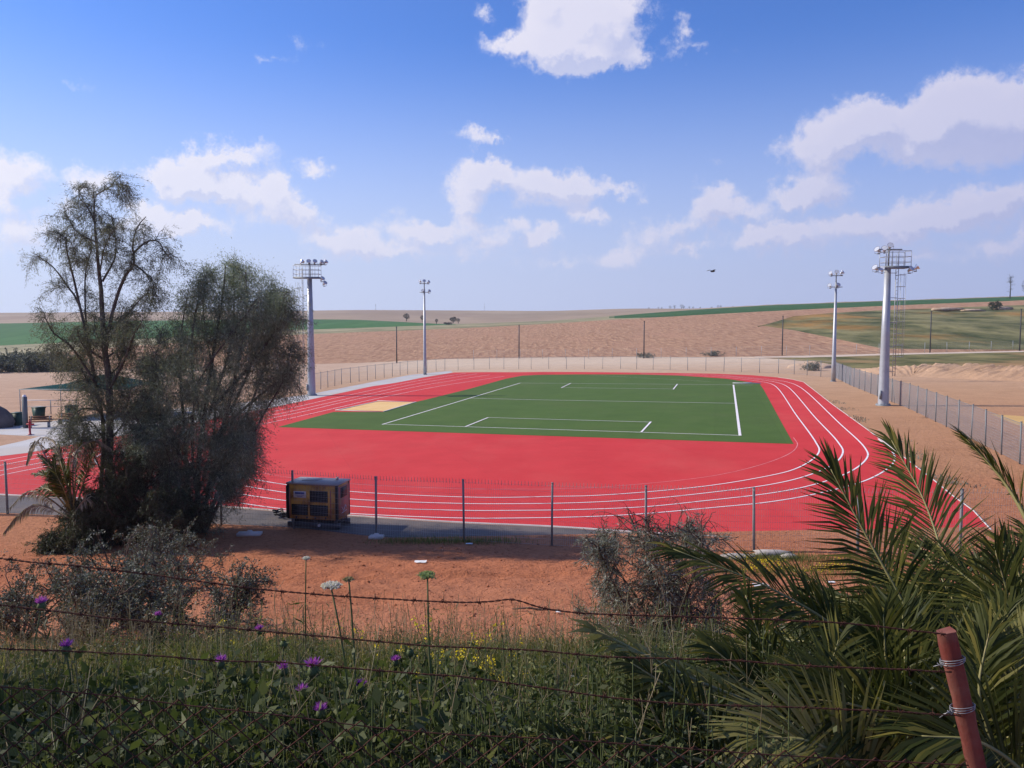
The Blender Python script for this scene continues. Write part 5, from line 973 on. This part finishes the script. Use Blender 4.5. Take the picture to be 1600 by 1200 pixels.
# litter, slabs and stones --------------------------------------------------
LITTER = mat('white_litter', (0.78, 0.76, 0.74), (0.66, 0.64, 0.62), 5, 0.7)
def litter(u, v, w, lb):
    q = uv_ground(u, v, 8, 40); n = 7; a = np.linspace(-1, 1, n); Xg, Yg = np.meshgrid(a, a); mb = MB(); grid(mb, Xg * w / 2, Yg * w / 3, .03 + .05 * w * 2 * np.abs(fbm(Xg * 2 + u, Yg * 2, int(u)))); o = mb.build('plastic_sheet', LITTER); o.location = q; tag(o, lb, 'litter', 'scraps of white litter on the soil')
litter(657, 879, .34, 'white plastic scrap lying on the sunlit red soil'); litter(733, 851, .22, 'white scrap in the grass below the mesh fence post'); litter(1188, 916, .36, 'white scrap on the soil near the yellow flowers'); litter(1298, 911, .18, 'small white scrap beside the palm frond on the soil'); litter(872, 958, .10, 'tiny white scrap on the red slope beside the wattle bush')
for (u, v, r, lb, sd) in [(1150,872,(.55,.22,.10),'pale broken slab left of the fence post on the track verge',1), (1205,868,(.6,.22,.14),'large pale broken slab right of the fence post',2), (1232,872,(.25,.16,.08),'small pale slab at the right end of the rubble',5)]:
    q = uv_ground(u, v, 20, 30); tag(rock(q + [0, 0, .05], r, sd, PALER, 'broken_slab', .8), lb, 'slab', 'broken slabs by the fence')
for (u, v, w, lb) in [(588,841,.45,'pale concrete footing at the base of a fence post right of the generator'), (390,836,.8,'pale concrete footing lying by the dense tree trunk')]:
    q = uv_ground(u, v, 20, 32); t = MB().box((0, 0, .04), (w, .32, .10), R.uniform(-.2, .2)).add([[-.1, -.1, .09], [.1, -.1, .09], [.1, .1, .09], [-.1, .1, .09], [-.06, -.06, .16], [.06, -.06, .16], [.06, .06, .16], [-.06, .06, .16]], [[0,1,5,4],[1,2,6,5],[2,3,7,6],[3,0,4,7],[4,5,6,7]]).build('concrete_footing', KERB); t.location = q; tag(t, lb, 'footing')
q = uv_ground(835, 955, 8, 30); o = MB().tube(np.array([[-.45, .05, .03], [-.1, 0, .07], [.2, -.03, .03], [.5, -.06, .05]]), [.012, .022, .02, .012], 6).build('dead_branch', TWIG); o.location = q; tag(o, 'dark dead branch lying on the red slope', 'branch')
q = bp(1165, 599.5); t = thing('white_frame', 'white post frame lying flat at the far right corner of the pitch', 'frame', q + [0, 0, .02]); m = MB(); m.tube([[-1.5, 0, .06], [1.6, -.6, .06]], .05, 6); m.build('bar', WHITE, t); MB().tube([[-.4, -.2, .06], [1.0, 1.2, .06]], .05, 6).build('bar', WHITE, t)
q = P_at(1113, 424, 60); t = thing('bird', 'dark bird gliding in the sky right of the middle', 'bird', q); m = MB(); m.lathe([(0, -.22), (.04, -.15), (.07, 0), (.05, .15), (.015, .28), (0, .3)], (0, 0, 0), (1, 0, .15), 8); m.build('body', DARKST, t, smooth=True)
V = []
for s in (-1, 1): MB().add(np.array([[-.10, 0, .03], [.10, 0, .03], [.10, s * .25, .12], [-.06, s * .25, .12], [.0, s * .6, .06], [-.06, s * .6, .06], [-.1, 0, .015], [.1, 0, .015], [.1, s * .25, .105], [-.06, s * .25, .105]]), [[0, 1, 2, 3], [3, 2, 4, 5], [6, 7, 8, 9]]).build('wing', DARKST, t)
t.rotation_euler = (0, .1, .5)

# ------------------------------------------------------------------ flowers
def stem_curve(p, top, n=5, bow=.05):
    t = np.linspace(0, 1, n)[:, None]; return p + (top - p) * t + np.array([R.normal(0, bow), R.normal(0, bow), 0]) * np.sin(np.pi * t)
def thistle(u, v, Y, lb, bud=False, big=1.0):
    top = P_at(u, v, Y); b = np.array([top[0] + R.normal(0, .04), Y + R.normal(0, .04), 0]); b[2] = float(gz(b[0], b[1])); t = thing('thistle', lb, 'flower', b, 0, 'purple thistles among the weeds'); tp = top - b
    mb = MB().tube(stem_curve(np.zeros(3), tp), [.005, .0045, .004, .0035, .003], 5); mb.build('stem', STEM, t)
    MB().lathe([(0, -.022 * big), (.013 * big, -.018 * big), (.019 * big, -.004 * big), (.013 * big, .010 * big), (.008 * big, .014 * big)], tp, sides=9).build('head', STEM, t, smooth=True)
    n = 18; d = rdir(n, -.1); MB().leaves(tp + [0, 0, -.006] + d * .012, d, rdir(n), .035 * big, .005).build('spines', L_WEED, t, kind='stuff')
    if not bud: n = 70; d = rdir(n, 1.1); MB().leaves(np.repeat((tp + [0, 0, .008 * big])[None], n, 0) + d * .006, d, rdir(n), R.uniform(.022, .036, n) * big, .005).build('petals', L_PURP, t, kind='stuff')
    n = 12; f = R.uniform(.1, .9, n); MB().leaves(tp * f[:, None], rdir(n, .4), rdir(n), R.uniform(.05, .12, n), .014).build('leaf', L_WEED, t, kind='stuff')
for (u, v, Y, lb, bud, big) in [(65,946,4.2,'purple thistle highest at the left, above the second wire',0,1.3), (103,1014,3.6,'purple thistle on the third wire at the far left',0,1.2), (345,1037,3.6,'purple thistle below the third wire left of the middle pair',0,1.1), (406,986,4.6,'pale purple thistle on the second wire above the middle pair',0,1.0), (443,1006,4.2,'dark thistle bud just below the second wire',1,1.2),
                          (443,1049,3.6,'purple thistle, left one of the middle pair below the third wire',0,1.2), (490,1047,3.4,'largest purple thistle, right one of the middle pair',0,1.5), (472,1084,3.3,'purple thistle low under the middle pair',0,1.1), (501,1114,3.1,'lowest purple thistle just above the chain link',0,1.1), (563,1075,3.3,'purple thistle leaning right of the middle pair',0,1.0),
                          (618,1035,3.8,'purple thistle on the third wire beside the tall green stem',0,.9), (641,1019,3.8,'dark thistle bud left of the tall green stem',1,1.1), (382,1063,3.5,'small mauve thistle bud low at the left',1,.9), (247,964,4.8,'pink thistle left of the middle near the second wire',0,.9)]: thistle(u, v, Y, lb, bud, big)
def umbel(u, v, Y, ub, vb, lb, m, r):
    top = P_at(u, v, Y); b = P_at(ub, vb, Y); b[2] = float(gz(b[0], b[1])); t = thing('wild_carrot', lb, 'flower', b, 0, 'tall umbel flowers'); tp = top - b
    S = stem_curve(np.zeros(3), tp - [0, 0, r * .5], 7, .02); MB().tube(S, np.linspace(.006, .0035, 7), 6).build('stem', STEM, t)
    n = 46; a = R.uniform(0, 2 * math.pi, n); q = r * np.sqrt(R.uniform(0, 1, n)); e = tp + np.stack([q * np.cos(a), q * np.sin(a), .12 * r - .25 * q ** 2 / r], -1); MB().segs(np.repeat(S[-1][None], n, 0), e, .0009).build('rays', STEM, t)
    f = np.repeat(e, 14, 0) + R.normal(0, .005, (n * 14, 3)) * [1, 1, .4]; MB().leaves(f, rdir(len(f), .4), rdir(len(f)), .009, .007).build('florets', m, t, kind='stuff')
    n = 26; f = R.uniform(.08, .75, n); i = (f * 6).astype(int); MB().leaves(S[i], rdir(n, .3), rdir(n), R.uniform(.04, .13, n), .016).build('leaf', L_WEED, t, kind='stuff')
umbel(518, 914, 3.3, 540, 1100, 'tall flower with a flat pinkish white umbel over the top wire', L_WHITE, .038); umbel(668, 898, 3.3, 686, 1110, 'tallest plant with a green umbel standing over all three wires', L_UMB, .034); umbel(545, 905, 3.3, 548, 1090, 'thin brown seed stalk right of the white umbel', L_DRY, .010)
umbel(478, 872, 5.0, 476, 1000, 'slender stalk with a pale fluffy head against the shaded soil', L_WHITE, .016)
def mustard(u, v, Y, lb, n):
    b = at(u, Y); t = thing('mustard_plant', lb, 'flower', b, 0, 'yellow mustard plants'); mb = MB(); F = []; Lp = []
    for k in range(n):
        top = P_at(u + R.normal(0, 22), v + abs(R.normal(0, 18)), Y + R.normal(0, .15)) - b; S = stem_curve(np.array([R.normal(0, .03), R.normal(0, .03), 0]), top, 5, .03); mb.tube(S, np.linspace(.004, .002, 5), 4); F.append(top + R.normal(0, .012, (10, 3)) * [1, 1, 1.5]); Lp.append(S[R.integers(0, 4, 6)])
    mb.build('stem', STEM, t); F = np.vstack(F); d = rdir(len(F), .3); MB().leaves(F, d, rdir(len(F)), .016, .013).build('petals', L_YEL, t, kind='stuff'); Lp = np.vstack(Lp); MB().leaves(Lp, rdir(len(Lp), .3), rdir(len(Lp)), .06, .018).build('leaf', L_WEED, t, kind='stuff')
for (u, v, Y, lb, n) in [(664,965,4.6,'mustard plant with the highest yellow blooms, beside the tall green stem',4), (640,1010,5.2,'yellow mustard plant left of the tall green stem',8), (705,1015,4.8,'yellow mustard plant right of the tall green stem',10), (745,990,5.6,'yellow mustard plant near the end of the second wire sag',7), (770,1030,5.0,'yellow mustard plant over the green grass in the middle',9), (820,1000,6.2,'yellow mustard plant left of the wattle bush on the brow',5), (690,1050,4.2,'low yellow mustard plant under the third wire',10), (780,970,6.2,'thin yellow mustard stalk against the red slope',3), (555,968,6.0,'thin yellow mustard stalk right of the white umbel',3), (905,1050,5.0,'yellow mustard plant between the grass and the palm tip',5), (350,965,7.0,'yellow mustard plant at the end of the saltbush row',6)]: mustard(u, v, Y, lb, n)

# ------------------------------------------------------------------ rusty foreground fence
YF = 2.5; b = at(1500, YF); wf = thing('barbed_wire_fence', 'rusty barbed wire and chain link fence on a leaning red post in front', 'fence', b); o0 = b.copy()
top = P_at(1478, 985, YF); bot = P_at(1530, 1230, YF); bot2 = top + (bot - top) * 1.5
S = polyspline([top, top + (bot2 - top) * .35 + [.004, 0, 0], top + (bot2 - top) * .7 + [.006, 0, 0], bot2], 6)
a = np.array([[-1, 0], [1, 0]]); mb = MB(); rw = .0255
T = norm(np.gradient(S, axis=0)); A = norm(np.cross(T, [0, 1, 0])); prof = np.array([[-1, -.7], [.75, -.9], [1, -.55], [1, .8], [-.9, .85], [-1.05, .3]]) * rw
V = S[:, None] + A[:, None] * prof[None, :, 0:1] + np.array([0, 1, 0]) * prof[None, :, 1:2]; V = V + R.normal(0, .0012, V.shape); n, k = V.shape[:2]; i = np.arange(n - 1)[:, None] * k; j = np.arange(k)[None]; l = (j + 1) % k
mb.add(V.reshape(-1, 3) - o0, np.stack([i + j, i + l, i + l + k, i + j + k], -1).reshape(-1, 4)); mb.add(V[0] - o0, [[0, 1, 2, 3], [0, 3, 4, 5]]); mb.build('post', REDPOST, wf)
for (vv, tail) in ((1032, 1), (1105, 2)):
    f = (vv - 985) / (1230 - 985); c = top + (bot - top) * f; mb = MB()
    for k in range(3): a = np.linspace(0, 2 * math.pi, 18); mb.tube(np.c_[c[0] + .036 * np.cos(a), c[1] + .034 * np.sin(a), c[2] + .004 * k + .010 * np.cos(a + .4 * k)] - o0, .0016, 4)
    for k in range(tail + 1): mb.tube(np.array([c + [-.036, -.02, 0], c + [-.055, -.035, -.005 + .008 * k], c + [-.065 - .012 * k, -.03, .006 - .012 * k]]) - o0, .0014, 4)
    mb.build('tie_wire', TIE, wf)
def barbed(px, r=.0021, step=.105):
    P = polyspline([P_at(u, v, YF - .035) for u, v in px], 14); L = np.concatenate([[0], np.cumsum(np.linalg.norm(np.diff(P, axis=0), axis=1))]); s = np.arange(0, L[-1], .006); Q = np.stack([np.interp(s, L, P[:, k]) for k in range(3)], -1)
    Q[:, 2] += .003 * fbm(s * 6, s * 0, int(px[0][1])); mb = MB()
    for ph in (0, math.pi): a = s / .045 * 2 * math.pi + ph; mb.tube((Q + np.stack([0 * a, np.cos(a), np.sin(a)], -1) * r * .8)[::1] - o0, r * .72, 4)
    for x in np.arange(.03, L[-1], step):
        x = x + R.normal(0, .006); c = np.array([np.interp(x, L, P[:, k]) for k in range(3)]); a = np.linspace(0, 4 * math.pi, 14) + R.uniform(0, 6); h = np.linspace(-.007, .007, 14); mb.tube(np.c_[c[0] + h, c[1] + r * 2.0 * np.cos(a), c[2] + r * 2.0 * np.sin(a)] - o0, r * .62, 4)
        for k in range(4): d = norm(np.array([R.normal(0, .5), R.normal(0, .7), R.normal(0, 1)])); mb.tube(np.array([c, c + d * .019]) - o0, [r * .6, r * .2], 4)
    mb.build('barbed_wire', RUSTW, wf)
barbed([(-150,848),(0,872),(200,893),(400,920),(520,930),(600,935),(690,940),(760,941),(802,937),(850,950),(905,958),(1050,963),(1200,968),(1340,976),(1478,992)])
barbed([(-150,925),(0,945),(200,968),(400,985),(600,1003),(700,1011),(830,1016),(960,1027),(1100,1030),(1250,1040),(1400,1046),(1490,1050)])
barbed([(-150,1005),(0,1013),(200,1022),(330,1032),(450,1036),(560,1045),(640,1052),(720,1058),(820,1071),(960,1090),(1060,1100),(1200,1104),(1350,1110),(1502,1118)])
tp = [(-150,1058),(0,1072),(150,1084),(300,1102),(450,1118),(580,1135),(700,1146),(850,1153),(1000,1163),(1200,1178),(1515,1195)]
Pt = polyspline([P_at(u, v, YF) for u, v in tp], 14); mb = MB(); mb.tube(Pt + [0, -.004, 0] - o0, .0022, 4); mb.build('selvage_wire', RUSTW, wf)
mb = MB(); pw = .098; xr = np.arange(Pt[0, 0], Pt[-1, 0], pw)
zt = lambda x: np.interp(x, Pt[:, 0], Pt[:, 2])
A = []; B = []
for x in xr:
    for row in range(8):
        hh = pw * .86
        for sgn in (1, -1):
            a = np.array([x + (0 if row % 2 == 0 else pw / 2), YF + .002 * sgn, 0]); e = a + [sgn * pw / 2, 0, 0]; za = zt(x) - row * hh / 2 + .004 * math.sin(x * 9 + row); a[2] = za + .012; e[2] = zt(e[0]) - (row + 1) * hh / 2 + .004 * math.sin(e[0] * 9 + row + 1) + .012
            A.append(a); B.append(e)
MB().segs(np.array(A) - o0, np.array(B) - o0, .0021).build('chain_link', RUSTW, wf, kind='stuff')

# ------------------------------------------------------------------ air
hz = bpy.data.materials.new('thin_haze'); hz.use_nodes = True; t = NT(hz.node_tree); t.n.clear()
vo = t.new('ShaderNodeVolumePrincipled'); vo.inputs['Density'].default_value = 0.00014; vo.inputs['Color'].default_value = (0.80, 0.86, 1.0, 1); vo.inputs['Anisotropy'].default_value = 0.2
t.l.new(vo.outputs[0], t.new('ShaderNodeOutputMaterial').inputs['Volume'])
MB().box((0, 1060, 50), (8800, 2360, 160)).build('haze', hz, kind='stuff')
